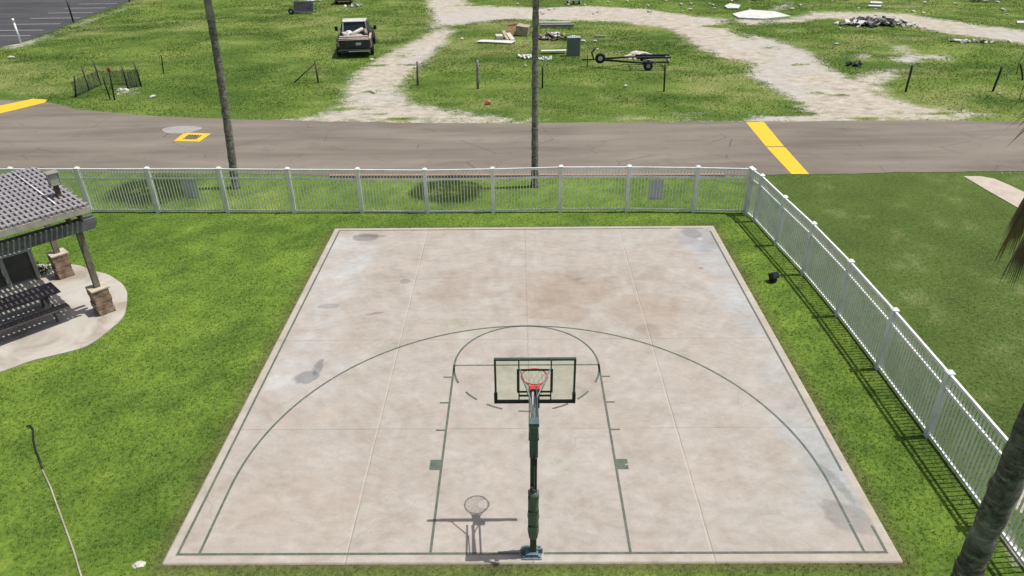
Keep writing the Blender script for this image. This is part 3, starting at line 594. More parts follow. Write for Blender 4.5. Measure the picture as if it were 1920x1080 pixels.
def palm(name_loc, lean, h, r0, r1, bark, label, crown_r, nlive=38, ndead=26, seed=1, skirt=1.0, avoid=None):
    x, y = name_loc; root = empty('palm_tree', (x, y, 0), 0, label, 'palm tree'); rd = random.Random(seed)
    P = []; rs = []; n = 46
    for i in range(n+1):
        t = i/n; P.append((lean[0]*t+lean[2]*math.sin(t*math.pi), lean[1]*t, t*h-.1)); fl = .35*r0*max(0, 1-t*h/.5)**2
        rs.append(r0+(r1-r0)*t+fl+.012*math.sin(i*2.4)+rd.uniform(-.006, .006))
    MB().tube(P, rs, 18).build('trunk', bark, root)
    top = Vector((lean[0], lean[1], h-.1)); mb = MB()
    k = crown_r/1.5
    for i in range(nlive):
        az = i*2.39996+rd.uniform(-.2, .2); el = rd.uniform(-.25, 1.3)
        leaf_mesh(mb, top, az, el, rd.uniform(.7, .95)*k, rd.uniform(.75, .95)*k, .35+.5*(1.2-el)*.6, seed=seed*100+i, hang=.12)
    mb.rock(top+Vector((0, 0, -.05)), r1*1.25, r1*1.25, .35, seed); mb.build('crown', 'palm_leaf', root)
    mb = MB()
    for i in range(ndead):
        az = i*2.39996+rd.uniform(-.2, .2)+1; el = rd.uniform(-.85, -.1)
        leaf_mesh(mb, top+Vector((0, 0, -rd.uniform(.05, .45)*skirt)), az, el, rd.uniform(.65, 1.15)*k, rd.uniform(.6, .9)*k, .4, nseg=16, seed=seed*200+i, spread=80, hang=.8, wk=.6)
    mb.build('dead_fronds', 'dead_frond', root)
    return root
palm((-11.44, 18.0), (.42, .1, .12), 10.3, .155, .12, 'palm_bark', 'tall palm beside the road leaning left near the yellow framed drain', 1.9, seed=3, nlive=30)
palm((.48, 17.88), (.02, 0, -.02), 9.9, .135, .10, 'palm_bark', 'tall straight palm behind the middle of the white fence', 1.5, seed=5, nlive=27)
palm((6.16, -2.0), (-.0, .1, .05), 8.9, .18, .165, 'palm_bark_mottled', 'mottled palm in the near right corner with brown fronds hanging down', 1.2, seed=8, nlive=26, ndead=38, skirt=2.3)

# ------------------------------------------------------------------ pergola, patio and what stands on it
U = Vector((.68, .733, 0)); N = Vector((.733, -.68, 0)); PR = math.atan2(U.y, U.x)
def L2(s, n, z=0): v = U*s+N*n; return (v.x, v.y, z)
S2, N2, N1 = -1.86, -14.58, -17.75
PATIO = [G(*p) for p in ((100, 668), (150, 655), (180, 640), (215, 612), (234, 590), (239, 556), (236, 543), (225, 530), (200, 515), (170, 508))]
pc_ = (-14.05, 8.55); aa = [math.atan2(p[1]-pc_[1], p[0]-pc_[0]) for p in PATIO]
for k in range(1, 22):
    a = aa[-1]+(2*math.pi-(aa[-1]-aa[0]))*k/22; r = 2.6+1.4*math.sin(math.pi*k/22); PATIO.append((pc_[0]+r*math.cos(a), pc_[1]+r*math.sin(a)))
def smooth_loop(P, m=5):
    out = []; n = len(P)
    for i in range(n):
        p0, p1, p2, p3 = [np.array(P[(i+k) % n]) for k in (-1, 0, 1, 2)]
        for j in range(m):
            t = j/m; out.append(tuple(.5*((2*p1)+(p2-p0)*t+(2*p0-5*p1+4*p2-p3)*t*t+(3*p1-p0-3*p2+p3)*t**3)))
    return out
PATIO = smooth_loop(PATIO)
tag(MB().prism(PATIO, -.05, .03).build('patio', 'patio_concrete'), kind='structure')
pg = empty('pergola', (*L2(S2-2.2, (N1+N2)/2)[:2], .03), PR, 'grey timber pergola with slatted roof on stone piers beside the lawn', 'pergola')
# local frame: x along beams (U), y = -N
def lp(s, n): return (s-(S2-2.2), -(n-(N1+N2)/2))
ZP = .03
for s in (S2, S2-4.4):
    for n in (N2, N1):
        x, y = lp(s, n); pier = empty('pier', (x, y, 0)); pier.parent = pg
        rd = random.Random(int(s*10+n*7)); mb = MB(); z = 0
        for row in range(4):
            hh = .185; off = (row % 2)*.1
            for fx in (-1, 1):
                mb.box((fx*(.1+.01)-off*.3, 0, z+hh/2), (.225+off*.2*fx, .43+rd.uniform(-.012, .012), hh-.012), bev=.012)
            z += hh
        mb.build('stonework', 'pier_stone', pier)
        MB().box((0, 0, .385), (.40, .40, .75)).build('core', 'mortar', pier)
        MB().box((0, 0, .775), (.49, .47, .05), bev=.01).build('cap_stone', 'stone_cap', pier)
        MB().box((x, y, 1.67), (.15, .15, 1.76), bev=.006).build('post', 'post_timber', pg)
for n in (N2, N1):
    x, y = lp(S2, n)
    for dy in (-.105, .105):
        mb = MB(); prof = [(.36, 0), (.44, .08), (.46, .18), (.46, .30), (-4.86, .30), (-4.86, .18), (-4.84, .08), (-4.76, 0)]
        a = [mb.bm.verts.new((x+px, y+dy-.03, 2.5+pz)) for px, pz in prof]; b = [mb.bm.verts.new((x+px, y+dy+.03, 2.5+pz)) for px, pz in prof]
        mb.bm.faces.new(a); mb.bm.faces.new(b[::-1])
        for k in range(len(prof)): mb.bm.faces.new((a[k], a[(k+1) % 8], b[(k+1) % 8], b[k]))
        mb.build('beam', 'beam_timber', pg)
for s in (S2+.14, S2-.14, S2-1.4, S2-2.2, S2-3.0, S2-4.26, S2-4.54):
    x, y0 = lp(s, N2+.15); _, y1 = lp(s, N1-.15)
    if s in (S2+.14, S2-.14, S2-4.26, S2-4.54): MB().box((x, (y0+y1)/2, 2.98), (.06, abs(y1-y0), .34), bev=.004).build('rafter', 'brown_timber', pg)
_, ya = lp(0, -14.06); _, yb = lp(0, -18.25); xa, _ = lp(S2+.32, 0); xb = lp(S2-4.86, 0)[0]
for y in (ya, yb): MB().box(((xa+xb)/2, y, 3.2), (xa-xb, .05, .17), bev=.004).build('fascia', 'pale_timber', pg)
mb = MB(); npu = 12
for k in range(npu):
    y = ya+.12+(yb-ya-.24)*k/(npu-1); mb.box(((xa+xb)/2, y, 3.306), (xa-xb-.01, .11, .08))
mb.build('purlins', 'slat_timber', pg)
mb = MB(); x = xb+.04; rd = random.Random(4)
while x < xa:
    mb.box((x, (ya+yb)/2, 3.312), (.064, abs(yb-ya)+.04+rd.uniform(-.02, .02), .088)); x += .126
mb.build('roof_slats', 'slat_timber', pg)
mb = MB(); mb.tube([(xa-.62, ya+.55, 3.375), (xa-.62, yb-.1, 3.375)], .018); mb.build('conduit', 'white_vinyl', pg)
gx_, gy_ = G(112, 371, 3.33); lt = empty('roof_lantern', (gx_, gy_, 3.356), PR, 'small square lantern with pale panes standing on the slatted pergola roof', 'lantern')
MB().box((0, 0, .19), (.12, .12, .38), bev=.01).build('stem', 'brown_timber', lt)
MB().box((0, 0, .52), (.22, .22, .3), bev=.01).build('pane', 'lens_glass', lt)
mb = MB(); mb.box((0, 0, .69), (.3, .3, .03), bev=.006); mb.box((0, 0, .37), (.25, .25, .025), bev=.004)
for a in (-1, 1):
    for b in (-1, 1): mb.box((a*.11, b*.11, .53), (.022, .022, .3))
mb.build('frame', 'grey_timber', lt)
fx, fy = G(93, 410, 2.85); fl = empty('floodlight', (fx, fy, 2.83), PR+.6, 'small grey floodlight clamped on top of the pergola beam', 'floodlight')
MB().box((0, 0, .12), (.2, .14, .14), Euler((.4, 0, 0)).to_matrix(), bev=.03).build('housing', 'pale_metal', fl); MB().tube([(0, 0, 0), (0, 0, .08)], .03).build('bracket', 'black_metal', fl)
# picnic table
tb = empty('picnic_table', (0, 0, .03), PR, 'long dark brown picnic table with benches in the shade of the pergola', 'picnic table')
tpos = U*(-3.83)+N*(-15.55); tb.location = (tpos.x, tpos.y, .03)
mb = MB()
for k in range(5): mb.box((0, -.32+k*.16, .74), (2.4, .145, .04), bev=.005)
mb.build('tabletop', 'table_brown', tb)
for s in (-1, 1):
    mb = MB()
    for k in (-.08, .08): mb.box((0, s*.72+k, .44), (2.4, .145, .04), bev=.005)
    mb.build('bench', 'table_brown', tb)
for x in (-.85, .85):
    mb = MB(); mb.bar((x, -.25, .71), (x, -.6, 0.02), .05, .09); mb.bar((x, .25, .71), (x, .6, .02), .05, .09); mb.bar((x+.05, -.8, .38), (x+.05, .8, .38), .05, .09); mb.bar((x+.05, -.33, .68), (x+.05, .33, .68), .05, .07); mb.build('leg_frame', 'table_brown', tb)
# bin enclosure
cp = Vector((*G(50, 531), 0)); cb = empty('bin_enclosure', (cp.x, cp.y, .03), PR, 'grey litter bin enclosure with two dark recessed panels behind the picnic table', 'bin enclosure')
# local x along U; front faces -y ; right post at x=.36
MB().box((-.42, .27, .98), (1.72, .62, .06), bev=.01).build('lid', 'cabinet_grey', cb)
for x in (-1.2, -.42, .36):
    MB().box((x, 0, .475), (.11, .09, .95), bev=.01).build('post', 'cabinet_grey', cb)
for x in (-1.2, .36): MB().box((x, .52, .475), (.11, .09, .95), bev=.01).build('post', 'cabinet_grey', cb)
for x in (-.81, -.03): MB().box((x, .05, .5), (.664, .03, .84)).build('panel', 'cabinet_panel', cb)
for x in (-1.2, .36): MB().box((x, .26, .5), (.03, .42, .84)).build('side_panel', 'cabinet_panel', cb)
sp_ = G(80, 512); mb = MB(); rd = random.Random(2)
for k in range(160):
    a, r = rd.uniform(0, 6.28), rd.uniform(0, .3); p = Vector((math.cos(a)*r*1.4, math.sin(a)*r, rd.uniform(.02, .22))); q = p+Vector((rd.uniform(-.1, .1), rd.uniform(-.1, .1), rd.uniform(0, .09))); mb.bar(p, q, .03, .004)
sh = mb.build('clump', 'clump_green'); place(sh, *sp_); tag(sh, 'low dark green clump added over a dark patch at the patio edge behind the stone pier', 'clump')  # leafy clump added to fill in a small dark patch by the bin enclosure

# ------------------------------------------------------------------ near lawn bits
bx_, by_ = G(1449, 528); fb = empty('ground_spotlight', (bx_, by_, 0), .5, 'small black spotlight standing on the grass beside the right fence', 'spotlight')
MB().box((0, 0, .2), (.26, .2, .2), Euler((-.5, 0, 0)).to_matrix(), bev=.03).build('housing', 'rubber_black', fb); MB().box((0, 0, .05), (.18, .16, .1), bev=.02).build('base', 'rubber_black', fb)
MB().box((.0, -.07, .27), (.2, .02, .13), Euler((-.5, 0, 0)).to_matrix()).build('lens', 'dark_glass', fb)
mb = MB(); pp = [G(*p) for p in ((80, 882), (95, 914), (108, 950), (122, 988), (138, 1032), (153, 1082), (170, 1140))]; mb.tube([(x, y, .02) for x, y in pp], .017); o = mb.build('pipe', 'hose_pale'); tag(o, 'thin pale pipe lying across the left lawn and leaving the frame', 'pipe')
pp = [G(*p) for p in ((50, 801), (57, 799), (62, 806), (63, 826), (67, 845), (74, 862), (80, 880))]
o = MB().tube([(x, y, .02) for x, y in pp], .02).build('hose', 'rubber_black', o); tag(o, 'black curved hose end')
x, y = G(261, 1059); o = place(MB().rock((0, 0, 0), .11, .085, .05, 5).build('flat_stone', 'pale_stone'), x, y, .4); tag(o, 'pale flat stone in the grass near the left corner of the court', 'stone')

# ------------------------------------------------------------------ field across the road
def solve_h(b, t):
    """height and sideways lean of a post in the plane y = foot y whose tip is seen at pixel t"""
    x, y = G(*b); d = _f + (t[0]-960)/FPX*_r - (t[1]-540)/FPX*_u; k = (y-CAM[1])/d[1]; p = CAM+k*d
    return float(p[2]), float(p[0]-x)
def stake(b, t, w_, mat, label, h=None, name='fence_post', group=None, hh=1.3):
    """post from its foot pixel to the ray of its top pixel, at real height hh"""
    x, y = G(*b); hh, ex = solve_h(b, t); mb = MB(); d = Vector((ex, 0, hh))
    P = [Vector((0, 0, -.15)), d*.35, d*.7+Vector((.008, 0, 0)), d]
    if mat == 'black_metal': mb.tube(P, w_/2, 7)
    else:
        mb.tube(P, [w_*.56, w_*.52, w_*.5, w_*.46], 7)
    o = place(mb.build(name, mat), x, y); return tag(o, label, 'post', group)
stake((783, 159), (782, 115), .13, 'post_timber', 'brown wooden fence post at the right of the sandy driveway', hh=1.35)
stake((896, 166), (895, 113), .15, 'grey_timber', 'grey weathered wooden fence post between the driveway and the tall palm', hh=1.5)
stake((1017, 166), (1017, 124), .1, 'black_metal', 'black field post just right of the tall straight palm', hh=1.3)
stake((1245, 172), (1247, 121), .1, 'black_metal', 'thin black field post in front of the boat trailer rear', hh=1.5)
stake((1698, 172), (1711, 122), .12, 'black_metal', 'dark leaning post right of the wide sandy track', hh=1.5)
stake((1861, 172), (1879, 125), .12, 'black_metal', 'dark leaning post with a pale top near the right edge of the field', hh=1.4)
stake((1919, 150), (1913, 120), .1, 'black_metal', 'short dark post cut by the right edge of the photo', hh=1.1)
stake((307, 138), (302, 103), .07, 'black_metal', 'thin short stake standing alone right of the wire pen', hh=1.1)
stake((414, 151), (404, 108), .08, 'black_metal', 'thin dark stake partly hidden behind the leaning left palm', hh=1.3)
x, y = G(597, 156); bp = empty('braced_post', (x, y, 0), 0, 'braced timber corner post with a diagonal strut in the grass', 'post')
MB().tube([(0, 0, -.1), (-.02, 0, 1.3)], .055, 7).build('upright', 'brown_timber', bp); MB().tube([(-1.45, .05, .05), (-.06, 0, 1.15)], .04, 7).build('strut', 'brown_timber', bp)
# twiggy saplings at the right edge
for (b, t, lab) in (((1911, 188), (1905, 95), 'thin leafless sapling nearest the right edge of the field'), ((1906, 140), (1911, 62), 'thin upright sapling behind the short dark post')):
    x, y = G(*b); rd = random.Random(b[0]); mb = MB(); P = [Vector((0, 0, 0))]
    for k in range(8): P.append(P[-1]+Vector((rd.uniform(-.06, .08), rd.uniform(-.05, .05), .3)))
    mb.tube(P, [.022, .02, .018, .016, .014, .012, .01, .008, .006], 5)
    o = empty('sapling', (x, y, 0), 0, lab, 'sapling'); mb.build('trunk', 'brown_timber', o)
    mb = MB()
    for k in range(26):
        q = P[rd.randint(2, 8)]; e = q+Vector((rd.uniform(-.25, .25), rd.uniform(-.25, .25), rd.uniform(0, .3))); mb.tube([q, e], [.006, .003], 4)
    mb.build('twigs', 'brown_timber', o)
# wire pen
pen = empty('wire_pen', (*G(200, 175), 0), 0, 'small pen of black stakes and dark wire mesh around rubble by the road bend', 'wire pen')
ox, oy = pen.location.x, pen.location.y
PEN = [((142, 183), (139, 143), 1.15), ((168, 171), (152, 123), 1.25), ((190, 160), (174, 113), 1.25), ((240, 167), (228, 124), 1.2), ((266, 163), (250, 115), 1.25), ((207, 187), (191, 139), 1.25)]
PW = []
for b, t, hh in PEN:
    x, y = G(*b); hh, dx = solve_h(b, t)
    MB().tube([(x-ox, y-oy, -.1), (x-ox+dx, y-oy, hh)], .042, 6).build('stake', 'black_metal', pen); PW.append((x-ox, y-oy))
def meshpanel(a, b, h0, h1):
    mb = MB(); A, B = Vector((*a, 0)), Vector((*b, 0)); n = int((B-A).length/.08)
    for k in range(n+1):
        q = A.lerp(B, k/n); hh = h0+(h1-h0)*k/n; mb.bar(q+Vector((0, 0, .02)), q+Vector((.02*math.sin(k), 0, hh)), .016, .016)
    for k in range(11):
        f = (k+.3)/11; mb.bar(A+Vector((0, 0, h0*f)), B+Vector((0, 0, h1*f)), .014, .016)
    mb.build('mesh_panel', 'wire_mesh', pen)
far = G(216, 158); far = (far[0]-ox, far[1]-oy)
meshpanel(PW[0], PW[1], .9, .95); meshpanel(PW[1], PW[2], .9, .85); meshpanel(PW[2], far, .85, .8); meshpanel(far, PW[4], .8, 1.05); meshpanel(PW[3], PW[4], .9, 1.05)
x, y = G(215, 188); mk = empty('marker_stake', (x, y, 0), 0, 'black stake topped with a rusty red marker at the front of the wire pen', 'marker stake')
MB().tube([(0, 0, -.1), (.15, 0, 1.62)], .045, 7).build('stake', 'black_metal', mk); mb = MB(); mb.box((.15, 0, 1.68), (.17, .1, .17), bev=.03); mb.tube([(.15, 0, 1.74), (.17, 0, 1.84)], .04, 7); mb.build('marker', 'rust_red', mk)
for px, py, s, lab in ((226, 171, .22, 'large white lump of rubble in the wire pen, left of its twin'), (236, 171, .2, 'white lump of rubble in the wire pen, right of the larger lump'), (222, 178, .1, 'smallest white stone in front of the rubble in the wire pen')):
    x, y = G(px, py); tag(place(MB().rock((0, 0, .02), s, s*.8, s*.7, px).build('rubble_stone', 'pale_stone'), x, y), lab, 'stone')
# light bollards at the car park edge
for b, h_, lab, m1, m2 in (((40, 82), 1.55, 'white slanting post at the near edge of the car park', 'white_vinyl', 'white_vinyl'), ((138, 42), 1.95, 'black post with a white band standing at the edge of the car park', 'black_metal', 'white_vinyl'), ((243, 4), 1.5, 'dark post at the top of the frame where the car park meets the grass', 'black_metal', 'white_vinyl')):
    x, y = G(*b); p = empty('bollard_post', (x, y, 0), 0, lab, 'post'); MB().tube([(0, 0, -.1), (-.03, 0, h_)], .07, 10).build('shaft', m1, p); MB().tube([(-.03, 0, h_-.0), (-.032, 0, h_+.28)], .078, 10).build('band', m2, p)

# wrecked pickup seen from behind
tx, ty = G(669, 106); trk = empty('pickup_truck', (tx-.02, ty-.38, 0), R(8), 'wrecked dark pickup truck with a junk filled bed parked beside the sandy driveway', 'pickup truck')
def shell(mb, sections):
    """loft of (y, [(x,z)...]) sections"""
    rings = [[mb.bm.verts.new((x, y, z)) for x, z in sec] for y, sec in sections]; n = len(rings[0])
    for A, B in zip(rings, rings[1:]):
        for k in range(n): mb.bm.faces.new((A[k], A[(k+1) % n], B[(k+1) % n], B[k]))
    mb.bm.faces.new(rings[0]); mb.bm.faces.new(rings[-1][::-1]); return mb
def sec(w_, z0, z1, r=.12): return [(-w_+r*.3, z0), (-w_, z0+r), (-w_, z1-r), (-w_+r, z1), (w_-r, z1), (w_, z1-r), (w_, z0+r), (w_-r*.3, z0)]
mb = MB(); shell(mb, [(3.0, sec(1.0, .45, 1.15)), (4.4, sec(1.0, .45, 1.15)), (5.5, sec(.98, .45, 1.12)), (5.85, sec(.9, .45, 1.0))]); mb.build('hood', 'wreck_dark', trk)
mb = MB(); shell(mb, [(2.15, sec(1.0, .45, 1.1)), (3.05, sec(1.0, .45, 1.1)), (4.2, sec(1.0, .45, 1.1))]); mb.build('body', 'wreck_dark', trk)
mb = MB(); shell(mb, [(2.2, sec(.94, 1.09, 1.2, .04)), (2.42, sec(.82, 1.1, 1.84)), (3.4, sec(.82, 1.1, 1.88)), (4.15, sec(.9, 1.09, 1.2, .04))]); cab = mb.build('cab', 'wreck_dark', trk)
mb = MB(); shell(mb, [(2.34, sec(.74, 1.845, 1.875, .012)), (3.45, sec(.76, 1.88, 1.915, .012))]); mb.build('roof', 'wreck_white', trk)
mb = MB(); vs = [mb.bm.verts.new(p) for p in ((-.68, 2.235, 1.24), (.68, 2.235, 1.24), (.64, 2.385, 1.75), (-.64, 2.385, 1.75))]; mb.bm.faces.new(vs)
vs2 = [mb.bm.verts.new((v.co.x, v.co.y-.015, v.co.z)) for v in vs]; mb.bm.faces.new(vs2[::-1]); mb.build('rear_window', 'dark_glass', trk)
for s in (-1, 1): MB().bar((s*.76, 2.18, 1.16), (s*.7, 2.36, 1.82), .06, .04).build('window_pillar', 'wreck_pink' if s > 0 else 'wreck_white', trk)
mb = MB(); mb.box((0, 1.1, .6), (1.9, 2.1, .06)); mb.build('bed_floor', 'rust_tan', trk)
for s in (-1, 1):
    mb = MB(); mb.box((s*.99, 1.1, .86), (.09, 2.15, .54), bev=.02); mb.build('bed_side', 'wreck_pink' if s > 0 else 'wreck_dark', trk)
    mb = MB(); mb.box((s*.98, 1.1, 1.15), (.14, 2.1, .05), bev=.015); mb.build('bed_rail', 'rust_tan' if s > 0 else 'wreck_dark', trk)
    for yy in (.95, 4.75):
        mb = MB(); mb.tube([(s*1.0+(-.04), yy-.48, .75), (s*1.0, yy-.3, .98), (s*1.02, yy, 1.04), (s*1.0, yy+.3, .98), (s*1.0, yy+.48, .75)], [.05, .09, .1, .09, .05], 8); mb.build('fender', 'wreck_dark', trk)
        wh = empty('wheel', (s*1.03, yy, .4)); wh.parent = trk; MB().ring((0, 0, 0), .29, .12, 'x', 26, 10).build('tyre', 'tyre', wh)
        mb = MB(); mb.tube([(-.09, 0, 0), (.09, 0, 0)], .19, 18); mb.build('rim', 'wheel_rim', wh)
MB().box((0, .0, .84), (1.9, .07, .52), bev=.02).build('tailgate', 'wreck_dark', trk)
MB().box((.0, .02, 1.11), (1.9, .14, .04), bev=.01).build('tailgate_cap', 'rust_tan', trk)
mb = MB(); mb.box((0, -.14, .46), (2.0, .18, .16), bev=.03); mb.build('bumper', 'wreck_dark', trk)
mb = MB(); mb.box((.3, -.24, .44), (1.3, .02, .05)); mb.build('bumper_trim', 'pale_metal', trk)
MB().box((.28, -.042, .86), (.32, .012, .15), bev=.003).build('licence_plate', 'pale_metal', trk)
for s in (-1, 1):
    MB().box((s*.96, -.03, .88), (.12, .05, .3), bev=.01).build('tail_light', 'wreck_pink' if s < 0 else 'wreck_dark', trk)
    m_ = MB(); m_.box((s*1.24, 3.35, 1.3), (.2, .08, .28), bev=.03); m_.bar((s*.98, 3.4, 1.18), (s*1.18, 3.37, 1.26), .03, .03); m_.build('side_mirror', 'black_metal', trk)
def bedpt(x, y, z): v = trk.matrix_basis @ Vector((x, y, z)); return v
def junk(mb, name, mat, label, cat): return tag(mb.build(name, mat), label, cat)
trk.scale = (1.1, 1.0, 1.06); T = Matrix.Translation((tx-.02, ty-.38, 0)) @ Matrix.Rotation(R(8), 4, 'Z') @ Matrix.Diagonal((1.1, 1.0, 1.06, 1))
def jo(mb, name, mat, label, cat): o = junk(mb, name, mat, label, cat); o.matrix_world = T; return o
jo(MB().rock((-.42, 1.6, 1.1), .33, .3, .36, 3), 'sack', 'wreck_white', 'round pale sack in the truck bed below the left of the rear window', 'sack')
jo(MB().tube([(-.2, 1.3, 1.2), (.5, 1.95, 1.45)], .12, 10), 'pipe', 'wreck_white', 'pale thick pipe lying diagonally across the truck bed', 'pipe')
jo(MB().tube([(.66, 1.95, 1.4), (.76, 1.3, 1.2)], .1, 10), 'pipe', 'wreck_pink', 'short pink stained pipe in the truck bed beside the right bed side', 'pipe')
for k, (yy, zz, mt, lb) in enumerate(((.55, 1.22, 'pale_timber', 'cream plank lying across the truck bed, farthest from the tailgate'), (.3, 1.14, 'wood_board', 'brown plank lying across the truck bed, middle of three'), (.14, 1.15, 'wreck_pink', 'pinkish plank lying across the truck bed, nearest the tailgate'))):
    jo(MB().box((0, yy, zz), (1.75, .2, .07), Euler((.1, .02*k, .05*(k-1))).to_matrix(), bev=.01), 'plank', mt, lb, 'plank')
jo(MB().rock((.05, .95, .9), .85, .6, .36, 8, 3), 'scrap_heap', 'rust_tan', 'rusty tan heap of scrap in the middle of the truck bed', 'scrap')['kind'] = 'stuff'

# boat trailer
x0, y0 = G(1215, 133.5); bt = empty('boat_trailer', (x0, y0+.1, 0), R(-2.5), 'empty black boat trailer with a spare wheel standing in the field', 'trailer')
mb = MB()
for s, e in ((0, 1.35), (1.9, 1.3)):
    ys = .12 if s == 0 else 1.75
    mb.tube([(1.3, ys, .5), (-.9, ys, .5), (-2.9, .95 + (.12 if s else -.12), .5)], .07, 6)
for xx in (1.25, .2, -.85): mb.bar((xx, .12, .5), (xx, 1.75, .5), .06, .06)
mb.tube([(-2.6, .95, .5), (-4.1, .95, .47)], .045, 6); mb.build('frame', 'black_metal', bt)
for s, nm in ((.55, 'a'), (1.3, 'b')): MB().bar((-.7, s, .68), (1.45, s, .7), .13, .09).build('bunk', 'black_metal', bt)
mb = MB()
for xx in (-.6, 1.2):
    for s in (.55, 1.3): mb.bar((xx, s, .5), (xx, s, .68), .04, .04)
mb.build('bunk_bracket', 'galvanised', bt)
for s in (0, 1.87):
    wh = empty('wheel', (0, s, .3)); wh.parent = bt; MB().ring((0, 0, 0), .2, .095, 'y', 22, 8).build('tyre', 'tyre', wh); MB().tube([(0, -.08, 0), (0, .08, 0)], .13, 14).build('rim', 'wheel_rim', wh)
    mb = MB(); mb.tube([(-.42, s, .42), (-.3, s, .6), (0, s, .66), (.3, s, .6), (.42, s, .42)], .06, 6); mb.build('fender', 'grey_metal', bt)
MB().tube([(0, .0, .3), (0, 1.87, .3)], .03).build('axle', 'black_metal', bt)
wh = empty('spare_wheel', (-2.95, .72, .62)); wh.parent = bt; MB().ring((0, 0, 0), .235, .1, 'y', 24, 8).build('tyre', 'tyre', wh); MB().tube([(0, -.06, 0), (0, .06, 0)], .15, 16).build('rim', 'pale_metal', wh)
mb = MB(); mb.tube([(-3.35, .95, .5), (-3.5, .95, .95), (-3.25, .95, 1.2)], .05, 6); mb.build('winch_post', 'black_metal', bt)
MB().tube([(-3.75, .95, 0), (-3.75, .95, .75)], .03, 6).build('jack', 'black_metal', bt)
mb = MB(); mb.box((1.3, .4, .52), (.06, .3, .12)); mb.box((1.3, 1.5, .52), (.06, .3, .12)); mb.build('tail_light', 'pale_metal', bt)
x, y = G(1197, 108); tag(place(MB().rock((0, 0, 0), .95, .55, .38, 12, 3).build('pale_mound', 'tarp_pale'), x, y), 'rounded pale lump behind the boat trailer', 'mound')

# appliance tank, boards and rubble by the tall palm
x, y = G(1075, 106); ac = empty('metal_cabinet', (x, y+.3, 0), .05, 'upright grey metal cabinet with a pale rim standing in the grass', 'cabinet')
MB().box((0, 0, .6), (.86, .5, 1.2), bev=.03).build('shell', 'grey_metal', ac); mb = MB(); mb.box((.02, 0, 1.215), (.88, .52, .04), bev=.01); mb.box((.45, .0, .62), (.04, .48, 1.14)); mb.build('rim', 'pale_metal', ac)
mb = MB()
for k in range(5): mb.box((-.3+k*.15, -.05, 1.27), (.05, .2, .07), bev=.01)
mb.build('fitting', 'pale_metal', ac)
def board(px, py, L_, w_, rz, mat, label, t=.06, z=.08, tilt=(0, 0), name='board', cat='board', group=None):
    x, y = G(px, py); mb = MB(); mb.box((0, 0, 0), (L_, w_, t), bev=min(.01, t/4)); o = mb.build(name, mat); o.location = (x, y, z+t/2); o.rotation_euler = (tilt[0], tilt[1], rz)
    return tag(o, label, cat, group)
board(1038, 100, 1.75, .4, R(4), 'pale_board', 'long white board leading to the grey metal cabinet', z=.15)
board(1040, 47, 2.6, .3, R(-3), 'pale_board', 'far one of two long pale beams lying behind the tall palm', .15, .1)
board(1044, 52.5, 2.7, .35, R(-1), 'grey_timber', 'near one of two long grey beams lying behind the tall palm', .2, .1)
x, y = G(933, 81); o = MB().prism([(-1.6, -.1), (-1.2, .6), (1.35, .1), (1.0, -.85), (.2, -.55)], .05, .1).build('panel_sheet', 'pale_board'); place(o, x, y); tag(o, 'large white angular sheet lying flat left of the tall palm', 'sheet'); o.location.z = .06
board(936, 76, .5, .9, R(8), 'pale_stone', 'pale block resting on the back of the white sheet, left of the striped planks', .3, .1)
board(948, 73, .28, 1.3, R(18), 'wood_board', 'brown tipped plank leaning behind the white sheet', .1, .2, (.35, 0))
board(957, 74, .35, 1.1, R(22), 'pale_stone', 'pale plank beside the brown tipped plank behind the white sheet', .1, .15, (.3, 0))
x, y = G(972, 66); cr = empty('wooden_crate', (x, y, 0), R(-10), 'pinkish box shaped crate with a reddish frame beside the tall palm', 'crate')
mb = MB(); mb.box((.35, 0, .4), (.95, 1.1, .7), Euler((0, .12, 0)).to_matrix(), bev=.02); mb.build('box', 'wood_board', cr)
mb = MB()
for k in range(4): mb.bar((-.2-.15*k, -.5, .1), (-.35-.15*k, .3, .95), .07, .05)
mb.bar((-.8, 0, .7), (0, .1, .8), .06, .06); mb.build('frame', 'red_brown_board', cr)
def heap(name, px, py, L_, w_, h_, n, mats, label, seed, cat='rubble pile', sz=(.15, .6)):
    x, y = G(px, py); rd = random.Random(seed); root = empty(name, (x, y, 0), 0, label, cat)
    for mi, mt in enumerate(mats):
        mb = MB()
        for k in range(n//len(mats)):
            a, b = rd.gauss(0, .42), rd.gauss(0, .4); hh = h_*max(0, 1-(a*a+b*b)*.8)*rd.uniform(.3, 1)
            mb.box((a*L_/1.3, b*w_/1.3, hh+.04), (rd.uniform(*sz), rd.uniform(*sz)*.5, rd.uniform(.03, .12)), Euler((rd.uniform(-.6, .6), rd.uniform(-.6, .6), rd.uniform(0, 3.1))).to_matrix())
        p = mb.build('debris', mt, root); p['kind'] = 'stuff'
    return root
heap('lumber_pile', 1038, 73, 2.0, .8, .35, 40, ['wood_board', 'pale_board', 'brown_timber'], 'heap of broken lumber right of the tall palm above the grey cabinet', 3, 'lumber pile', (.2, .9))
heap('rubble_pile', 1637, 47, 3.8, 1.8, .55, 130, ['pale_board', 'pale_stone', 'wreck_dark', 'grey_timber'], 'large heap of white and dark building rubble in the far right field', 5, sz=(.2, .9))
heap('rubble_pile', 990, 109, 1.1, .45, .1, 18, ['pale_board', 'pale_stone'], 'thin scatter of white debris just left of the tall palm trunk', 6)
heap('rubble_pile', 1020, 112, .9, .3, .08, 10, ['pale_board'], 'thin scatter of white debris just right of the tall palm trunk', 26)
heap('rubble_pile', 668, 13, 1.4, .9, .2, 16, ['pale_board', 'grey_timber'], 'small scatter of pale debris between the pickup truck and the top edge', 9)
heap('rubble_pile', 1822, 80, 2.6, .9, .15, 22, ['pale_board', 'pale_stone'], 'scatter of white rubble near the right end of the far track', 11)
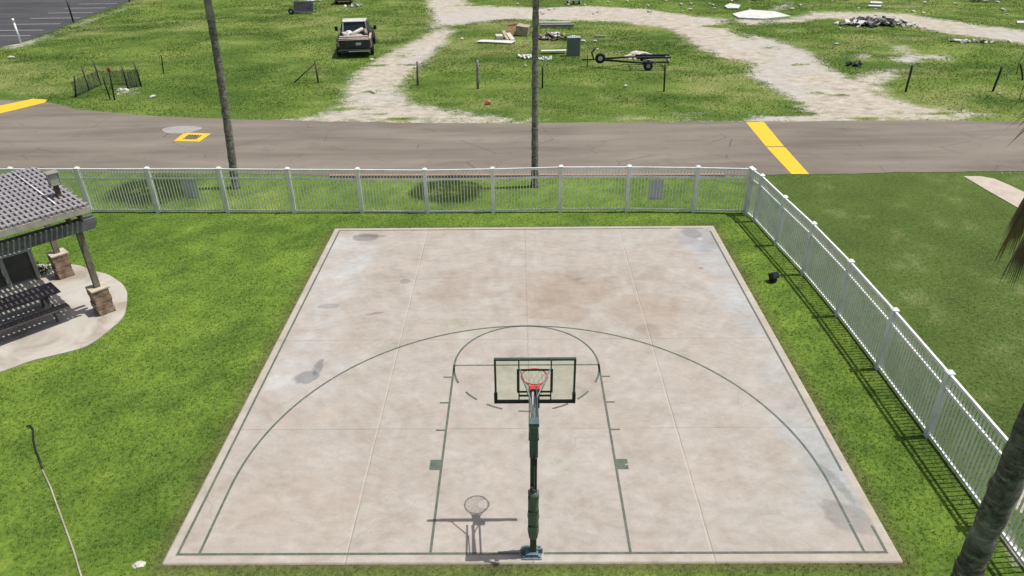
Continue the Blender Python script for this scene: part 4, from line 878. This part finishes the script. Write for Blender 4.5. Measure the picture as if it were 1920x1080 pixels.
heap('rubble_pile', 1415, 1, 3, 1.2, .3, 24, ['pale_board', 'pale_stone'], 'broken pale slabs at the top edge above the far track', 13)
heap('rubble_pile', 1845, 3, 3, 1.2, .3, 20, ['pale_stone', 'brown_timber'], 'faint rubble at the top right of the field', 15)
heap('rubble_pile', 1602, 124, .7, .5, .3, 10, ['black_metal'], 'small tangle of black scrap on the sandy patch', 17)
heap('rubble_pile', 590, 3, 1.6, .8, .35, 16, ['pale_board', 'pale_stone'], 'white boards behind the overturned grey cart', 19)
def slab(px, py, pl, label): 
    P = W(pl); cx0 = sum(p[0] for p in P)/len(P); cy0 = sum(p[1] for p in P)/len(P); o = MB().prism([(a-cx0, b-cy0) for a, b in P], -.04, .09).build('concrete_slab', 'pale_board'); place(o, cx0, cy0, 0, .05); tag(o, label, 'slab')
slab(0, 0, [(1372, 29), (1405, 21), (1452, 24), (1482, 33), (1430, 38), (1385, 36)], 'broad white slab lying beside the far track')
slab(0, 0, [(1358, 14), (1368, 9), (1388, 12), (1384, 18), (1364, 18)], 'smaller white slab behind the broad one')
slab(0, 0, [(1628, 12), (1652, 12.5), (1651, 15), (1627, 14)], 'narrow pale board, nearer of the pair at the top right')
slab(0, 0, [(1632, 5), (1654, 6), (1652, 9), (1631, 8)], 'narrow pale board, farther of the pair at the top right')
slab(0, 0, [(1906, 42), (1930, 43), (1930, 46), (1906, 46)], 'thin white board at the right edge above the far track')
board(1124, 71, .8, .22, R(-8), 'wood_board', 'short brown board in the grass between the cabinet and the far track', .1, .1)
x, y = G(1075, 8); tbl = empty('white_pallet', (x, y, 0), 0, 'white topped pallet standing at the far edge of the sandy trail', 'pallet')
MB().box((0, 0, .42), (1.35, .8, .12), bev=.02).build('top', 'pale_board', tbl); mb = MB()
for a in (-.55, 0, .55): mb.box((a, 0, .18), (.14, .7, .36))
mb.build('bearer', 'wreck_dark', tbl)
x, y = G(567, 28); ct = empty('overturned_cart', (x, y+.3, 0), R(2), 'overturned grey cart with a single wheel left of the pickup truck', 'cart')
mb = MB(); mb.box((0, .45, .55), (1.75, .06, .9), Euler((-.5, 0, 0)).to_matrix(), bev=.01); mb.build('deck', 'wreck_dark', ct); mb = MB(); mb.box((0, .8, .98), (1.85, .12, .08)); mb.box((.15, 0, .2), (2.1, .1, .1)); mb.build('frame', 'grey_metal', ct)
mb = MB(); mb.ring((-1.05, -.05, .28), .18, .09, 'y', 18, 8); w2 = mb.build('wheel', 'tyre', ct); MB().tube([(-1.05, -.12, .28), (-1.05, .02, .28)], .1, 12).build('hub', 'pale_metal', w2)
x, y = G(643, 10); dk = empty('dark_trailer', (x, y, 0), 0, 'dark boxy trailer back cut by the top edge above the pickup truck', 'trailer')
mb = MB(); mb.box((0, 1.2, 1.0), (1.5, 2.2, 1.2), bev=.05); mb.build('box', 'wreck_dark', dk); mb = MB(); mb.box((0, .05, .42), (1.3, .1, .1)); mb.box((0, .08, .95), (1.1, .03, .7)); mb.build('rear_door', 'brown_timber', dk)
for s in (-1, 1):
    w3 = empty('wheel', (s*.72, .6, .35)); w3.parent = dk; MB().ring((0, 0, 0), .25, .1, 'x', 20, 8).build('tyre', 'tyre', w3); MB().tube([(-.05, 0, 0), (.05, 0, 0)], .16, 12).build('rim', 'wheel_rim', w3)
x, y = G(1602, 124)
x, y = G(915, 196); tag(place(MB().rock((0, 0, .08), .16, .12, .16, 21).build('orange_scrap', 'orange_plastic'), x, y), 'small orange plastic scrap in the grass by the far side of the road', 'scrap')
# loose pale stones: one mesh per size shared by copies
protos = [MB().rock((0, 0, 0), .17, .12, .1, 40+k, 1) for k in range(3)]
firsts = []
for k, p in enumerate(protos): firsts.append(p.build('field_stone', 'pale_stone'))
rd = random.Random(12); spots = [(1005, 78), (1132, 78), (1111, 79), (1095, 96)]
spots = [(1093, 78), (1115, 79), (1173, 164), (700, 174), (697, 113), (866, 74), (1040, 18), (1176, 3), (1248, 3), (1280, 21), (1293, 18), (1733, 7), (1732, 25), (1700, 20), (1712, 22), (1641, 18), (1574, 55), (1582, 57), (1568, 85), (1567, 47), (1873, 178), (1215, 12), (1140, 5), (1330, 8), (1340, 17), (1500, 12), (1560, 2), (1880, 20), (1870, 5), (1790, 8), (1120, 95), (985, 125), (287, 184), (22, 110)]
while len(spots) < 64: spots.append((rd.uniform(960, 1900), rd.uniform(-4, 30)))
for k, (px, py) in enumerate(spots):
    o = firsts[k % 3] if k < 3 else firsts[k % 3].copy()
    if k >= 3: COL.objects.link(o)
    x, y = G(px, py); o.location = (x, y, .06+float(bumps(np.array([x]), np.array([y]))[0])); o.rotation_euler = (0, 0, rd.uniform(0, 6)); s = rd.uniform(.6, 1.5); o.scale = (s, s, s)
    tag(o, 'small pale stone lying loose in the rough field grass', 'stone', 'pale stones scattered over the field')

# ------------------------------------------------------------------ grass blades (numbers no one could count)
def tufts(name, n_try, box, dens, hfun, wfun, nb, keep, seed, jit=(.75, 1.32)):
    r = np.random.default_rng(seed); x = r.uniform(box[0], box[1], n_try); y = r.uniform(box[2], box[3], n_try)
    k = keep(x, y) & (r.random(n_try) < dens(x, y)); x, y = x[k], y[k]; n = len(x)
    base = grass_col(x, y); z0 = bumps(x, y)
    V = np.empty((n, nb, 3, 3)); C = np.empty((n, nb, 3, 3)); h = hfun(x, y, r); wd = wfun(x, y)
    for b in range(nb):
        a = r.uniform(0, 2*np.pi, n); off = r.uniform(0, 1, n)*h*.5; bx, by = x+np.cos(a)*off*.6, y+np.sin(a)*off*.6
        l = r.uniform(.3, 1.1, n)*h; th = a+r.uniform(-.9, .9, n); px, py = np.cos(th+1.57)*wd/2, np.sin(th+1.57)*wd/2; hh = h*r.uniform(.55, 1.15, n)
        V[:, b, 0] = np.c_[bx-px, by-py, z0-.01]; V[:, b, 1] = np.c_[bx+px, by+py, z0-.01]; V[:, b, 2] = np.c_[bx+np.cos(th)*l, by+np.sin(th)*l, z0+hh]
        j = r.uniform(jit[0], jit[1], n)[:, None]; yl = (r.random(n) < .1)[:, None]; c = base*j; c = np.where(yl, c*.5+np.array([.2, .19, .07])*.5, c); C[:, b, :] = c[:, None, :]
    V = V.reshape(-1, 3); o = npmesh(name, V, np.arange(len(V)).reshape(-1, 3), 'grass_mat', C.reshape(-1, 3)); tag(o, kind='stuff'); return o
PT = np.array(PATIO)
def keep_lawn(x, y): dc = sdist(x, y, COURT); e = fbm(x, y, .5, 55, 3); return (dc < .03*(e-.45)*4-.005) & ~((dc > -.07) & (e > .56) & (rng.random(np.shape(x)) < .8)) & (sdist(x, y, PATIO) < -.01) & (sdist(x, y, ROAD) < -.02) & (sdist(x, y, PATH) < 0) & (sandmask(x, y) < .35)
def view(x, y, m=1.0): # keep what the photograph's cone can reach, with a margin
    d = (y+8.98); return np.abs(x+.17) < d*.86+m*1.5
near = lambda x, y: keep_lawn(x, y) & view(x, y)
o = tufts('lawn_grass', 330000, (-26, 27, -3, 22), lambda x, y: np.clip(1.15-(y+2)/24, .35, 1), lambda x, y, r: r.uniform(.02, .045, len(x))*np.where(x > 8.7, .6, 1)*np.clip(1.1-y/40, .6, 1), lambda x, y: .012+.0007*(y+3), 4, near, 11)
tag(o, 'short mown green grass of the lawn around the court', 'grass')
def keep_field(x, y):
    return (sdist(x, y, ROAD) < -.05) & (sdist(x, y, LOT) < -.1) & (y > 25.5) & (sandmask(x, y)+(fbm(x, y, 1.3, 71, 3)-.5)*.9 < .42) & view(x, y, 2)
def fh(x, y, r): return (.03+.08*np.clip(fbm(x, y*1.3, 3.0, 61)-.32, 0, 1)**1.0*1.3)*r.uniform(.6, 1.4, len(x))
o = tufts('field_grass', 260000, (-58, 56, 25.5, 78), lambda x, y: np.clip(1.25-(y-26)/70, .4, 1)*np.clip(.45+fbm(x, y, 2, 81), 0, 1), fh, lambda x, y: .022+.0008*(y-20), 4, keep_field, 13, (.9, 1.15))
tag(o, 'rough green field grass across the road', 'grass')
# ragged tufts that overhang the edge of the court
